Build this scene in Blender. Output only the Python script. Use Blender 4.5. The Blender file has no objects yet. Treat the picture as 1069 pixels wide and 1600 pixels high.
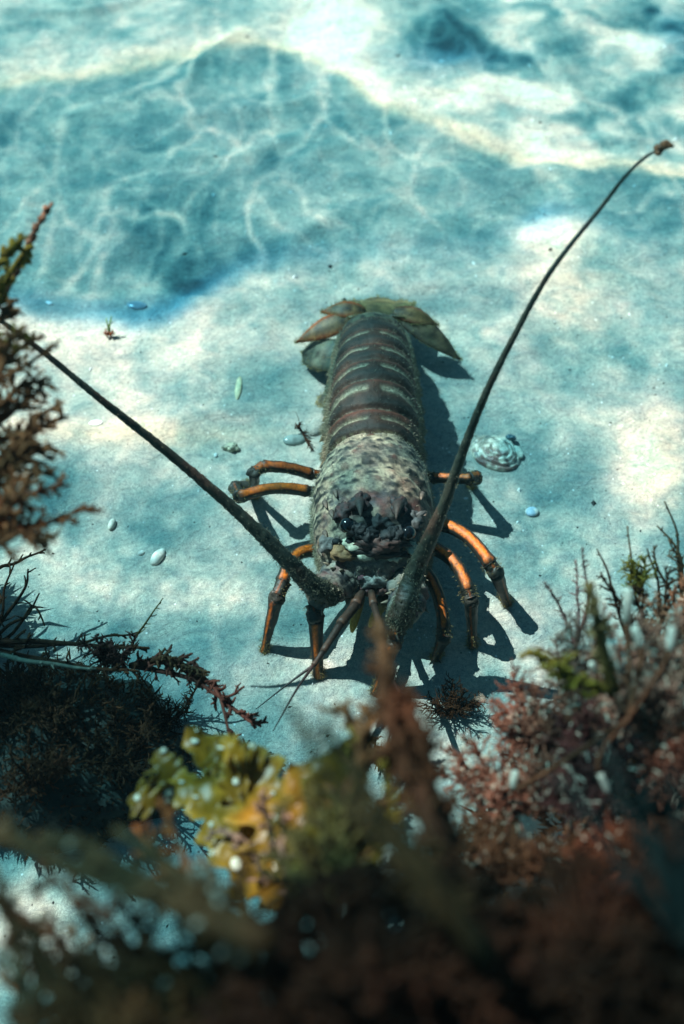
import bpy, math, random
import numpy as np
from mathutils import Vector, Matrix

random.seed(7)
RNG = np.random.default_rng(11)
scene = bpy.context.scene
COL = scene.collection

# ------------------------------------------------------------------ camera, light, exposure
PITCH = math.radians(52.0); FPX = 1850.0; CAMH = 0.70
CAMY = -(CAMH - 0.09) / math.tan(PITCH)
CAM = np.array([0.0, CAMY, CAMH])
FWD = np.array([0, math.cos(PITCH), -math.sin(PITCH)])
UPV = np.array([0, math.sin(PITCH), math.cos(PITCH)])
RTV = np.array([1.0, 0, 0])

cam_data = bpy.data.cameras.new('camera')
cam = bpy.data.objects.new('camera', cam_data); COL.objects.link(cam)
cam.location = CAM
cam.rotation_euler = (math.pi / 2 - PITCH, 0, 0)
cam_data.sensor_fit = 'VERTICAL'; cam_data.sensor_height = 36.0
cam_data.lens = FPX / 1600.0 * 36.0
cam_data.clip_start = 0.01; cam_data.clip_end = 200.0
cam_data.dof.use_dof = True
cam_data.dof.focus_distance = 0.785
cam_data.dof.aperture_fstop = 5.4
cam_data.dof.aperture_blades = 0
scene.camera = cam

SH = np.array([0.60, -0.36])                     # shift of a shadow on the sand per metre of height
SUN_EL = math.atan2(1.0, float(np.hypot(*SH)))
world = bpy.data.worlds.new('World'); scene.world = world; world.use_nodes = True
wn = world.node_tree.nodes; wl = world.node_tree.links; wn.clear()
wo = wn.new('ShaderNodeOutputWorld'); bg = wn.new('ShaderNodeBackground')
sky = wn.new('ShaderNodeTexSky'); sky.sky_type = 'NISHITA'; sky.sun_disc = False
sky.sun_elevation = SUN_EL; sky.sun_rotation = math.atan2(-SH[0], -SH[1])
tint = wn.new('ShaderNodeMix'); tint.data_type = 'RGBA'; tint.blend_type = 'MULTIPLY'
tint.inputs[0].default_value = 1.0
tint.inputs[7].default_value = (0.66, 0.88, 0.72, 1)
wl.new(sky.outputs[0], tint.inputs[6]); wl.new(tint.outputs[2], bg.inputs[0]); wl.new(bg.outputs[0], wo.inputs[0])
bg.inputs[1].default_value = 0.05

sun_d = bpy.data.lights.new('sun', 'SUN'); sun_d.energy = 5.0; sun_d.angle = math.radians(0.26)
sun_d.color = (1.0, 0.76, 0.65)
sun = bpy.data.objects.new('sun', sun_d); COL.objects.link(sun)
sun.rotation_euler = Vector((SH[0], SH[1], -1.0)).to_track_quat('-Z', 'Y').to_euler()

vs = scene.view_settings
vs.view_transform = 'Standard'; vs.look = 'None'; vs.exposure = 1.72; vs.gamma = 1.0
scene.display_settings.display_device = 'sRGB'
cy = scene.cycles
cy.max_bounces = 6; cy.diffuse_bounces = 2; cy.glossy_bounces = 2; cy.transmission_bounces = 4
cy.transparent_max_bounces = 12; cy.volume_bounces = 0
cy.sample_clamp_indirect = 3.0
cy.use_denoising = True
cy.volume_step_rate = 4.0

# ------------------------------------------------------------------ placing helpers
def ray(px, py):
    return FWD + RTV * ((px - 534.5) / FPX) - UPV * ((py - 800) / FPX)
def P(px, py, z=0.0):
    d = ray(px, py); return CAM + d * ((z - CAM[2]) / d[2])
def Q(px, py, dep):
    return CAM + ray(px, py) * dep
def S(p):
    v = p - CAM; d = v @ FWD
    return 534.5 + FPX * (v @ RTV) / d, 800 - FPX * (v @ UPV) / d

def _hash(i, j, k, s):
    h = (i * 374761393 + j * 668265263 + k * 2147483647 + s * 974634777) & 0xFFFFFFFF
    h = ((h ^ (h >> 13)) * 1274126177) & 0xFFFFFFFF
    return ((h ^ (h >> 16)) & 0xFFFF) / 65535.0
def vnoise(p, scale, seed=0):
    p = np.asarray(p, float) * scale + 1000.0
    f = np.floor(p).astype(np.int64); t = p - f; t = t * t * (3 - 2 * t)
    r = 0
    for a in (0, 1):
        for b in (0, 1):
            for c in (0, 1):
                w = (t[..., 0] if a else 1 - t[..., 0]) * (t[..., 1] if b else 1 - t[..., 1]) * (t[..., 2] if c else 1 - t[..., 2])
                r = r + w * _hash(f[..., 0] + a, f[..., 1] + b, f[..., 2] + c, seed)
    return r * 2 - 1
def fbm(p, scale, oct=3, seed=0):
    r = 0; a = 1.0; s = scale
    for o in range(oct):
        r = r + a * vnoise(p, s, seed + o * 17); a *= 0.5; s *= 2.03
    return r
def smooth(a, b, x):
    t = np.clip((x - a) / (b - a), 0, 1); return t * t * (3 - 2 * t)
def unit(v):
    v = np.asarray(v, float); return v / max(np.linalg.norm(v), 1e-9)

# ------------------------------------------------------------------ mesh builder
class MB:
    def __init__(self): self.v = []; self.f = []; self.c = []; self.n = 0; self.m = []
    def add(self, verts, faces, cols, mat=0):
        verts = np.asarray(verts, float)
        cols = np.asarray(cols, float)
        if cols.ndim == 1: cols = np.tile(cols, (len(verts), 1))
        self.v.append(verts); self.c.append(cols[:, :3])
        n = self.n
        self.f.extend([tuple(i + n for i in f) for f in faces]); self.m.extend([mat] * len(faces))
        self.n += len(verts)
    def grid(self, pts, cols, wrap=True, cap0=False, cap1=False, mat=0):
        """pts: rings x n x 3"""
        r, n, _ = pts.shape
        faces = []
        for i in range(r - 1):
            for j in range(n if wrap else n - 1):
                k = (j + 1) % n
                faces.append((i * n + j, i * n + k, (i + 1) * n + k, (i + 1) * n + j))
        if cap0: faces.append(tuple(range(n))[::-1])
        if cap1: faces.append(tuple((r - 1) * n + j for j in range(n)))
        cols = np.asarray(cols, float)
        if cols.ndim == 3: cols = cols.reshape(-1, 3)
        self.add(pts.reshape(-1, 3), faces, cols, mat)
    def tube(self, path, rad, col0, col1=None, n=6, mat=0, ref=None):
        pts, u, N, B = tube_pts(path, rad, n, ref)
        col0 = np.asarray(col0, float); col1 = col0 if col1 is None else np.asarray(col1, float)
        t = np.linspace(0, 1, len(path))[:, None, None]
        cols = np.broadcast_to(col0 * (1 - t) + col1 * t, pts.shape)
        self.grid(pts, cols, True, True, True, mat)
    def build(self, name, mats, parent=None, smooth_=True):
        me = bpy.data.meshes.new(name)
        V = np.concatenate(self.v) if self.v else np.zeros((0, 3))
        if parent is not None:
            V = V - np.array(parent.matrix_world.translation if parent.parent else parent.location)
        me.from_pydata(V.tolist(), [], self.f)
        a = me.color_attributes.new('Col', 'FLOAT_COLOR', 'POINT')
        c = np.ones((len(V), 4), np.float32); c[:, :3] = np.concatenate(self.c)
        a.data.foreach_set('color', c.ravel())
        if not isinstance(mats, (list, tuple)): mats = [mats]
        for m in mats: me.materials.append(m)
        me.polygons.foreach_set('material_index', np.array(self.m, np.int32))
        if smooth_: me.polygons.foreach_set('use_smooth', np.ones(len(self.f), bool))
        me.update()
        o = bpy.data.objects.new(name, me); COL.objects.link(o)
        if parent is not None: o.parent = parent
        return o

def tube_pts(path, rad, n, ref=None):
    path = np.asarray(path, float); rad = np.broadcast_to(np.asarray(rad, float), (len(path),))
    T = np.gradient(path, axis=0); T /= np.maximum(np.linalg.norm(T, axis=1, keepdims=True), 1e-9)
    if ref is None:
        ref = np.array([0, 0, 1.0]) if abs(T[0][2]) < 0.9 else np.array([1.0, 0, 0])
    N = np.zeros_like(T); cur = np.asarray(ref, float)
    for i in range(len(T)):
        cur = cur - T[i] * (cur @ T[i]); cur = cur / max(np.linalg.norm(cur), 1e-9); N[i] = cur
    B = np.cross(T, N)
    th = np.linspace(0, 2 * math.pi, n, endpoint=False)
    pts = path[:, None] + rad[:, None, None] * (N[:, None] * np.cos(th)[None, :, None] + B[:, None] * np.sin(th)[None, :, None])
    return pts, th, N, B

def spline(pts, n):
    """Catmull-Rom through pts, n samples"""
    p = np.asarray(pts, float)
    if len(p) == 2: return p[0] + (p[1] - p[0]) * np.linspace(0, 1, n)[:, None]
    q = np.vstack([2 * p[0] - p[1], p, 2 * p[-1] - p[-2]])
    out = []
    for u in np.linspace(0, len(p) - 1 - 1e-6, n):
        i = int(u); t = u - i; a, b, c, d = q[i], q[i + 1], q[i + 2], q[i + 3]
        out.append(0.5 * (2 * b + (c - a) * t + (2 * a - 5 * b + 4 * c - d) * t * t + (3 * b - a - 3 * c + d) * t ** 3))
    return np.array(out)

def empty(name, loc, label, cat, group=None):
    o = bpy.data.objects.new(name, None); COL.objects.link(o); o.location = Vector(loc)
    o.empty_display_size = 0.02
    o['label'] = label; o['category'] = cat
    if group: o['group'] = group
    return o
def tag(o, label=None, cat=None, group=None, kind=None):
    if label: o['label'] = label
    if cat: o['category'] = cat
    if group: o['group'] = group
    if kind: o['kind'] = kind
    return o

# ------------------------------------------------------------------ materials
def mat_base(name):
    m = bpy.data.materials.new(name); m.use_nodes = True
    nt = m.node_tree; b = nt.nodes['Principled BSDF']
    return m, nt, b
def N_(nt, t, **kw):
    n = nt.nodes.new(t)
    for k, v in kw.items(): setattr(n, k, v)
    return n
def mixrgb(nt, typ, fac, a, b):
    n = N_(nt, 'ShaderNodeMix', data_type='RGBA', blend_type=typ)
    for s, v in ((0, fac), (6, a), (7, b)):
        if hasattr(v, 'links'): nt.links.new(v, n.inputs[s])
        else: n.inputs[s].default_value = v
    return n.outputs[2]
def noise(nt, scale, detail=3, rough=0.55, dist=0.0, vec=None):
    n = N_(nt, 'ShaderNodeTexNoise'); n.inputs['Scale'].default_value = scale
    n.inputs['Detail'].default_value = detail; n.inputs['Roughness'].default_value = rough
    n.inputs['Distortion'].default_value = dist
    if vec is not None: nt.links.new(vec, n.inputs['Vector'])
    return n.outputs[0]
def maprange(nt, v, a, b, c=0.0, d=1.0):
    n = N_(nt, 'ShaderNodeMapRange'); nt.links.new(v, n.inputs[0])
    for i, x in enumerate((a, b, c, d)): n.inputs[i + 1].default_value = x
    return n.outputs[0]
def math_(nt, op, a, b=0.0):
    n = N_(nt, 'ShaderNodeMath', operation=op)
    for s, v in ((0, a), (1, b)):
        if hasattr(v, 'links'): nt.links.new(v, n.inputs[s])
        else: n.inputs[s].default_value = v
    return n.outputs[0]
def coords(nt):
    g = N_(nt, 'ShaderNodeNewGeometry'); return g.outputs['Position']
def bump(nt, b, h, strength, dist):
    n = N_(nt, 'ShaderNodeBump'); n.inputs['Strength'].default_value = strength; n.inputs['Distance'].default_value = dist
    nt.links.new(h, n.inputs['Height']); nt.links.new(n.outputs[0], b.inputs['Normal'])

def attr_mat(name, rough=0.6, var=0.5, nscale=400, bstr=0.5, bdist=0.0006, spec=0.4, sub=0.0, trans=0.0, speck=None):
    m, nt, b = mat_base(name)
    a = N_(nt, 'ShaderNodeVertexColor'); a.layer_name = 'Col'
    pos = N_(nt, 'ShaderNodeTexCoord').outputs['Object']
    n1 = noise(nt, nscale, 4, 0.65, 0.0, pos)
    f = maprange(nt, n1, 0.3, 0.7, 1 - var, 1 + var)
    c = N_(nt, 'ShaderNodeVectorMath', operation='SCALE'); nt.links.new(a.outputs[0], c.inputs[0]); nt.links.new(f, c.inputs['Scale'])
    out = c.outputs[0]
    if speck:
        n2 = noise(nt, speck[0], 2, 0.5, 0.0, pos)
        out = mixrgb(nt, 'MIX', maprange(nt, n2, speck[1], speck[1] + 0.06), out, speck[2])
    nt.links.new(out, b.inputs['Base Color'])
    b.inputs['Roughness'].default_value = rough
    b.inputs['Specular IOR Level'].default_value = spec
    bump(nt, b, n1, bstr, bdist)
    if trans:
        tr = N_(nt, 'ShaderNodeBsdfTranslucent'); nt.links.new(out, tr.inputs[0])
        mx = N_(nt, 'ShaderNodeMixShader'); mx.inputs[0].default_value = trans
        o = nt.nodes['Material Output']
        nt.links.new(b.outputs[0], mx.inputs[1]); nt.links.new(tr.outputs[0], mx.inputs[2]); nt.links.new(mx.outputs[0], o.inputs[0])
    return m

# sand
def sand_mat():
    m, nt, b = mat_base('sand'); pos = coords(nt)
    st = N_(nt, 'ShaderNodeMapping'); nt.links.new(pos, st.inputs[0]); st.inputs['Scale'].default_value = (1.0, 1.5, 1.0)
    st.inputs['Rotation'].default_value = (0, 0, -0.35)
    big = noise(nt, 9, 5, 0.6, 0.6, st.outputs[0])
    med = noise(nt, 38, 6, 0.72, 0.9, st.outputs[0])
    wisp = noise(nt, 26, 7, 0.62, 2.6, st.outputs[0])
    fine = noise(nt, 300, 4, 0.85, 0.0, pos)
    grain = noise(nt, 1500, 2, 0.8, 0.0, pos)
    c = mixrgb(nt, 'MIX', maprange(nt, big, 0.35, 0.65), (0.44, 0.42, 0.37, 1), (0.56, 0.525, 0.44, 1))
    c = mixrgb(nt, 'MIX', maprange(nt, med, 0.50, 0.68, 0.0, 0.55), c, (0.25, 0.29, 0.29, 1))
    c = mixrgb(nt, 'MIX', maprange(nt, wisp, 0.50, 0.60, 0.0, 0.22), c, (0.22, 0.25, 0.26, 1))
    c = mixrgb(nt, 'MULTIPLY', 1.0, c, mixrgb(nt, 'MIX', maprange(nt, fine, 0.35, 0.65), (0.68, 0.70, 0.72, 1), (1.14, 1.14, 1.12, 1)))
    c = mixrgb(nt, 'MULTIPLY', 1.0, c, mixrgb(nt, 'MIX', maprange(nt, grain, 0.3, 0.7), (0.55, 0.57, 0.60, 1), (1.30, 1.30, 1.28, 1)))
    vo = N_(nt, 'ShaderNodeTexVoronoi'); vo.inputs['Scale'].default_value = 170; nt.links.new(pos, vo.inputs['Vector'])
    sep = N_(nt, 'ShaderNodeSeparateColor'); nt.links.new(vo.outputs['Color'], sep.inputs[0])
    rare = maprange(nt, sep.outputs[0], 0.93, 0.94)
    dot = maprange(nt, vo.outputs['Distance'], 0.16, 0.10)
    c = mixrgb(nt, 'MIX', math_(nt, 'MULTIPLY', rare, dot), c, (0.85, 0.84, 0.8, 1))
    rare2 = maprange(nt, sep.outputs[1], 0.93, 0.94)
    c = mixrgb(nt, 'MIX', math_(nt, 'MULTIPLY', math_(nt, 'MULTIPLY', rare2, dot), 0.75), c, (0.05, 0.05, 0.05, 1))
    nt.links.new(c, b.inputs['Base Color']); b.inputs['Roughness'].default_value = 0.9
    b.inputs['Specular IOR Level'].default_value = 0.2
    h = math_(nt, 'ADD', math_(nt, 'MULTIPLY', fine, 0.6), math_(nt, 'MULTIPLY', med, 2.2))
    bump(nt, b, h, 0.9, 0.0017)
    return m

M_sand = sand_mat()
M_shell = attr_mat('shell_skin', rough=0.65, var=0.35, nscale=520, bstr=0.7, bdist=0.0008, spec=0.35)
M_fan = attr_mat('tail_blade', rough=0.5, var=0.35, nscale=700, bstr=0.4, bdist=0.0004, trans=0.25)
M_leg = attr_mat('leg_shell', rough=0.5, var=0.4, nscale=600, bstr=0.6, bdist=0.0005, spec=0.4)
M_hair = attr_mat('hair', rough=0.8, var=0.2, nscale=200, bstr=0.0, trans=0.35)
M_eye = attr_mat('eye_black', rough=0.06, var=0.0, bstr=0.0, spec=0.8)
M_ant = attr_mat('antenna_shell', rough=0.55, var=0.4, nscale=500, bstr=0.5, bdist=0.0005)
M_alga = attr_mat('alga', rough=0.8, var=0.5, nscale=330, bstr=0.4, bdist=0.0006, spec=0.12, trans=0.3)
M_blade = attr_mat('kelp_blade', rough=0.35, var=0.35, nscale=120, bstr=0.4, bdist=0.0008, trans=0.5)
M_rock = attr_mat('reef_rock', rough=0.85, var=0.5, nscale=70, bstr=0.9, bdist=0.003, speck=(160, 0.66, (0.09, 0.10, 0.08, 1)))
M_pebble = attr_mat('pebble', rough=0.55, var=0.18, nscale=350, bstr=0.4, bdist=0.0005)
M_nacre = attr_mat('nacre', rough=0.35, var=0.4, nscale=240, bstr=0.8, bdist=0.0012, spec=0.6, speck=(150, 0.62, (0.22, 0.22, 0.20, 1)))
M_jelly = attr_mat('jelly', rough=0.2, var=0.1, nscale=200, bstr=0.2, spec=0.6, trans=0.5)

# ------------------------------------------------------------------ sand floor: one sheet to the horizon
def axis(lo, hi, step, far, ratio=1.28):
    a = list(np.arange(lo, hi + 1e-9, step)); s = step
    b = []; x = a[-1]
    while x < far: s *= ratio; x += s; b.append(x)
    s = step; c = []; x = a[0]
    while x > -far: s *= ratio; x -= s; c.append(x)
    return np.array(c[::-1] + a + b)
FEET = np.array([P(a, b, 0)[:2] for a, b in ((412, 1020), (498, 1058), (793, 944), (739, 1010), (680, 1030), (585, 1085), (399, 774), (388, 756), (736, 758), (779, 720), (248, 873), (497, 668))])
def ground_h(x, y):
    p = np.stack([x, y * 1.3, 0 * x], -1)
    h = 0.007 * fbm(p, 4.0, 3, 5) + 0.0022 * fbm(p, 17, 3, 9)
    r = np.abs(vnoise(p + 0.05 * fbm(p, 6, 2, 44)[..., None], 11, 60))
    h = h + 0.0035 * (1 - smooth(0, 0.25, r)) * smooth(-0.2, 0.5, y)
    near = np.exp(-((x - 0.03) ** 2 + (y - 0.05) ** 2) / 0.03)
    h = h * (1 - 0.8 * near)
    for fx_, fy_ in FEET:
        q = np.hypot(x - fx_, y - fy_)
        h = h + .0013 * np.exp(-((q - .009) / .005) ** 2)
    return h
xs = axis(-0.62, 0.62, 0.0055, 40.0); ys = axis(-0.62, 1.0, 0.0055, 40.0)
X, Y = np.meshgrid(xs, ys)
G = np.stack([X, Y, ground_h(X, Y)], -1)
gm = bpy.data.meshes.new('sand_floor')
r, n = X.shape
ii = np.arange(r - 1)[:, None] * n + np.arange(n - 1)[None, :]
quads = np.stack([ii, ii + 1, ii + n + 1, ii + n], -1).reshape(-1, 4)
gm.vertices.add(r * n); gm.vertices.foreach_set('co', G.reshape(-1))
gm.loops.add(quads.size); gm.loops.foreach_set('vertex_index', quads.ravel().astype(np.int32))
gm.polygons.add(len(quads)); gm.polygons.foreach_set('loop_start', np.arange(0, quads.size, 4, dtype=np.int32))
gm.polygons.foreach_set('loop_total', np.full(len(quads), 4, np.int32))
gm.update(calc_edges=True); gm.polygons.foreach_set('use_smooth', np.ones(len(quads), bool))
gm.materials.append(M_sand)
floor = bpy.data.objects.new('sandy_seabed', gm); COL.objects.link(floor); floor['kind'] = 'structure'
def gz(x, y): return float(ground_h(np.array([x]), np.array([y]))[0])

# ------------------------------------------------------------------ unseen water sheet as sun filter: caustic light and dark patches painted in
HW = 0.94
def painted_caustic(gx, gy):  # hand-laid light and shade pattern, placed by view position, not refracted
    g = np.stack([gx, gy, 0 * gx], -1)
    px, py = S(g)
    inside = smooth(1.9, 1.2, np.hypot(gx, gy - 0.2))
    behind = ((g - CAM) @ FWD) < 0.1
    px = np.where(behind, 5000, px); py = np.where(behind, 5000, py)
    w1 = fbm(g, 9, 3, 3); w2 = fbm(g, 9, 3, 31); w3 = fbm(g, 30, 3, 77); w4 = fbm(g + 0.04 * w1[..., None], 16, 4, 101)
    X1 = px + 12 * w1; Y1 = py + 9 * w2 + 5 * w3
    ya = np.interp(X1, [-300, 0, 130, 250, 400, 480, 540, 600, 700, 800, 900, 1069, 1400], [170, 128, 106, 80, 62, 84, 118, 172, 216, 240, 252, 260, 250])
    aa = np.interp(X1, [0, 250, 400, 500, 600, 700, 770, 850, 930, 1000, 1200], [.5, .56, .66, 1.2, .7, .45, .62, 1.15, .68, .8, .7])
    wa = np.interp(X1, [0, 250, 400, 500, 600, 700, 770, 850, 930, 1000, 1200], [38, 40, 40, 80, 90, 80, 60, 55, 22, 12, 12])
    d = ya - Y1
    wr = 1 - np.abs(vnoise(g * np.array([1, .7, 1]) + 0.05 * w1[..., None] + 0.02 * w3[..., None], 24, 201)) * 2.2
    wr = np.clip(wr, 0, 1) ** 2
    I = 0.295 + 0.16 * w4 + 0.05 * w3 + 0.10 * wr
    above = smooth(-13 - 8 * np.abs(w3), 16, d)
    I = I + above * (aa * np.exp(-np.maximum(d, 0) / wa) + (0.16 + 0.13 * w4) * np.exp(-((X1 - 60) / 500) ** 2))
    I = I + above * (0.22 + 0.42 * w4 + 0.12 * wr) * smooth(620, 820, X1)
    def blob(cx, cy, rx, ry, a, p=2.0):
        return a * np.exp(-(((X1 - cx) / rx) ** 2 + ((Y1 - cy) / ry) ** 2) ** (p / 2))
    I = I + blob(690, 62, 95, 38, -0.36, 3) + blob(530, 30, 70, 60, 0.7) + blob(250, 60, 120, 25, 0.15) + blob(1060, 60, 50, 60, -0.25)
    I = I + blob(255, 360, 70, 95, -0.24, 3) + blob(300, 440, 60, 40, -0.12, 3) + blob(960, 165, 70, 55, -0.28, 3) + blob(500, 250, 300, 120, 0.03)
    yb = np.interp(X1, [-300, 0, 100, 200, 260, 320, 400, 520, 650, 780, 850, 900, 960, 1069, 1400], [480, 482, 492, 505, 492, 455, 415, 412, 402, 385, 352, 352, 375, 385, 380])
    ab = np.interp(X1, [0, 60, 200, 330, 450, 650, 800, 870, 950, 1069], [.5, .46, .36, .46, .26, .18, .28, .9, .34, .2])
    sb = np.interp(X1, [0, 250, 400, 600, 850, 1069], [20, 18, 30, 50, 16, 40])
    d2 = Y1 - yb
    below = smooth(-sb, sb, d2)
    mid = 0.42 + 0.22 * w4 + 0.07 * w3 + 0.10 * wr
    fade = smooth(1010, 1140, Y1) * (1 - blob(20, 1470, 230, 130, 1.0, 3)) * np.clip(smooth(560, 380, X1) * smooth(1700, 1500, Y1) + 1.0 * smooth(1900, 2600, Y1), 0, 1)  # painted darkening over the dark heap and the near ledge
    I = I + 0.72 * smooth(1200, 1350, Y1) * smooth(450, 650, X1) * smooth(2000, 1750, Y1)  # painted brightening that falls on the raised seaweed
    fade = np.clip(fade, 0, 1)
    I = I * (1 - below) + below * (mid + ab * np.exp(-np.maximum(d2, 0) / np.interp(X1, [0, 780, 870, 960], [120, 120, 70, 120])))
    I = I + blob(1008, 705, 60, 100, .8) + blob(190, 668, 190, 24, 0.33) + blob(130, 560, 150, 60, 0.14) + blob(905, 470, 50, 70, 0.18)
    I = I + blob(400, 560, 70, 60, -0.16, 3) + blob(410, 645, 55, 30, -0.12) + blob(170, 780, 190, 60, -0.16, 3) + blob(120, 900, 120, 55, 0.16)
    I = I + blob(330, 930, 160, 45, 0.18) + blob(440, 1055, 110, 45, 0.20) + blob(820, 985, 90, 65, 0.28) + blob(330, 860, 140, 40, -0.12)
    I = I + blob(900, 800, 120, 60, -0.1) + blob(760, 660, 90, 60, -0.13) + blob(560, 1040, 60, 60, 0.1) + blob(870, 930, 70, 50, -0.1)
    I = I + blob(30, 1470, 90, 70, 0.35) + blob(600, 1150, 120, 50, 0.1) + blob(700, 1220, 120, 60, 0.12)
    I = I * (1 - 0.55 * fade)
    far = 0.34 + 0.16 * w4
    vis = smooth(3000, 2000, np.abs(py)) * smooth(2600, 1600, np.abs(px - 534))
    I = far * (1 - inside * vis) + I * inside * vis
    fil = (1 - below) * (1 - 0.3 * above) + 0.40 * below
    blue = np.exp(-((d2 + 10) / 22.0) ** 2) * np.interp(X1, [0, 100, 200, 300, 400, 560, 800, 850, 900, 1069], [.5, .6, .9, 1, .5, .2, .2, .8, .3, 0])  # painted colour fringes along the bright bands
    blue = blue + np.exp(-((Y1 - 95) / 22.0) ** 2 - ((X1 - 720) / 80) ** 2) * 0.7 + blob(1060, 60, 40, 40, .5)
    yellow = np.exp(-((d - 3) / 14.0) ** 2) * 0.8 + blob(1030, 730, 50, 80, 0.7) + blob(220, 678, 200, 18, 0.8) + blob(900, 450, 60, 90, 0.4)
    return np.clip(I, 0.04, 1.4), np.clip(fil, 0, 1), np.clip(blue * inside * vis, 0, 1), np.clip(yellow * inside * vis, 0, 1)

off = SH * HW
wx = axis(-0.75, 0.75, 0.0062, 45.0, 1.3); wy = axis(-0.75, 1.25, 0.0062, 45.0, 1.3)
WX, WY = np.meshgrid(wx, wy)
I, FIL, BLU, YEL = painted_caustic(WX, WY)
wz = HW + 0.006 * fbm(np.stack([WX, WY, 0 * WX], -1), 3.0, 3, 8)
wz[0, :] = wz[-1, :] = HW; 
WV = np.stack([WX - off[0], WY - off[1], wz], -1)
wm = bpy.data.meshes.new('water_light_filter')
r, n = WX.shape
ii = np.arange(r - 1)[:, None] * n + np.arange(n - 1)[None, :]
quads = np.stack([ii, ii + 1, ii + n + 1, ii + n], -1).reshape(-1, 4)
wm.vertices.add(r * n); wm.vertices.foreach_set('co', WV.reshape(-1))
wm.loops.add(quads.size); wm.loops.foreach_set('vertex_index', quads.ravel().astype(np.int32))
wm.polygons.add(len(quads)); wm.polygons.foreach_set('loop_start', np.arange(0, quads.size, 4, dtype=np.int32))
wm.polygons.foreach_set('loop_total', np.full(len(quads), 4, np.int32))
wm.update(calc_edges=True); wm.polygons.foreach_set('use_smooth', np.ones(len(quads), bool))
at = wm.color_attributes.new('LightPattern', 'FLOAT_COLOR', 'POINT')
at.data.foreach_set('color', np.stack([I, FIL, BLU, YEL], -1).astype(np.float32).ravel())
def light_filter_mat():
    m = bpy.data.materials.new('painted_light_filter'); m.use_nodes = True; nt = m.node_tree; nt.nodes.clear()  # transparent colour carries the painted light pattern
    o = N_(nt, 'ShaderNodeOutputMaterial')
    a = N_(nt, 'ShaderNodeAttribute', attribute_name='LightPattern')
    sep = N_(nt, 'ShaderNodeSeparateColor'); nt.links.new(a.outputs['Color'], sep.inputs[0])
    pos = coords(nt)
    mp = N_(nt, 'ShaderNodeMapping'); nt.links.new(pos, mp.inputs[0]); mp.inputs['Rotation'].default_value = (0, 0, 0.5); mp.inputs['Scale'].default_value = (1.0, 0.55, 0)
    wn_ = N_(nt, 'ShaderNodeTexNoise'); wn_.inputs['Scale'].default_value = 8; wn_.inputs['Detail'].default_value = 3; nt.links.new(mp.outputs[0], wn_.inputs['Vector'])
    ad = N_(nt, 'ShaderNodeVectorMath', operation='MULTIPLY_ADD'); nt.links.new(wn_.outputs['Color'], ad.inputs[0])
    ad.inputs[1].default_value = (0.16, 0.16, 0); nt.links.new(mp.outputs[0], ad.inputs[2])
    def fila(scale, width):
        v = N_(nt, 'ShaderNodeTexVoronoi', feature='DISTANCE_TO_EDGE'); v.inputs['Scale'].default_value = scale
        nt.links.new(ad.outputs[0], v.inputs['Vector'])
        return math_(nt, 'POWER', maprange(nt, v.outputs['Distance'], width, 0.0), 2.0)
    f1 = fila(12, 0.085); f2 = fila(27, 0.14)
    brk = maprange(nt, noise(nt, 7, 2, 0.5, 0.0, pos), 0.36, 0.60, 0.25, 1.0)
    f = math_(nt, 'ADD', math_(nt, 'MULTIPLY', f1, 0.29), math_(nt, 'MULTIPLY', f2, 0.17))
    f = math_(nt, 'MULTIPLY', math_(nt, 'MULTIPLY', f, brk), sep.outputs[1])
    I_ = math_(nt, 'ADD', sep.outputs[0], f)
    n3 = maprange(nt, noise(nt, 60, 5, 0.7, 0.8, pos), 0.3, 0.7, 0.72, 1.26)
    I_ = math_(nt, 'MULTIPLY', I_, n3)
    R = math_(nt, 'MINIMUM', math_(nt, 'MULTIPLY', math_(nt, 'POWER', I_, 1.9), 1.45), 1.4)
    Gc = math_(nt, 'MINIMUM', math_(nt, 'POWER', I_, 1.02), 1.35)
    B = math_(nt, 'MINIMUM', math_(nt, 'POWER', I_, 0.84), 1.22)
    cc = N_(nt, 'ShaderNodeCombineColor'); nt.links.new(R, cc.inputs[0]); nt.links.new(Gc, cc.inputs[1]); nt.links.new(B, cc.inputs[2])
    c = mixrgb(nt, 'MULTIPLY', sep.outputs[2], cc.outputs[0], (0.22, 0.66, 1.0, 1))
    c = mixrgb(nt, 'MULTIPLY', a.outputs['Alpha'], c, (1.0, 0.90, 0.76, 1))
    t = N_(nt, 'ShaderNodeBsdfTransparent'); nt.links.new(c, t.inputs[0])
    nt.links.new(t.outputs[0], o.inputs[0])
    return m
wm.materials.append(light_filter_mat())
water = bpy.data.objects.new('water_light_filter', wm); COL.objects.link(water); water['kind'] = 'structure'  # out-of-view sheet, added to shape the sunlight below

# ------------------------------------------------------------------ THE LOBSTER
lob_base = np.array([0.022, 0.03, 0.0])
lobster = empty('spiny_lobster', lob_base, 'large mottled brown spiny lobster standing on pale sand, long antennae spread wide', 'lobster')
body = MB()
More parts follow.
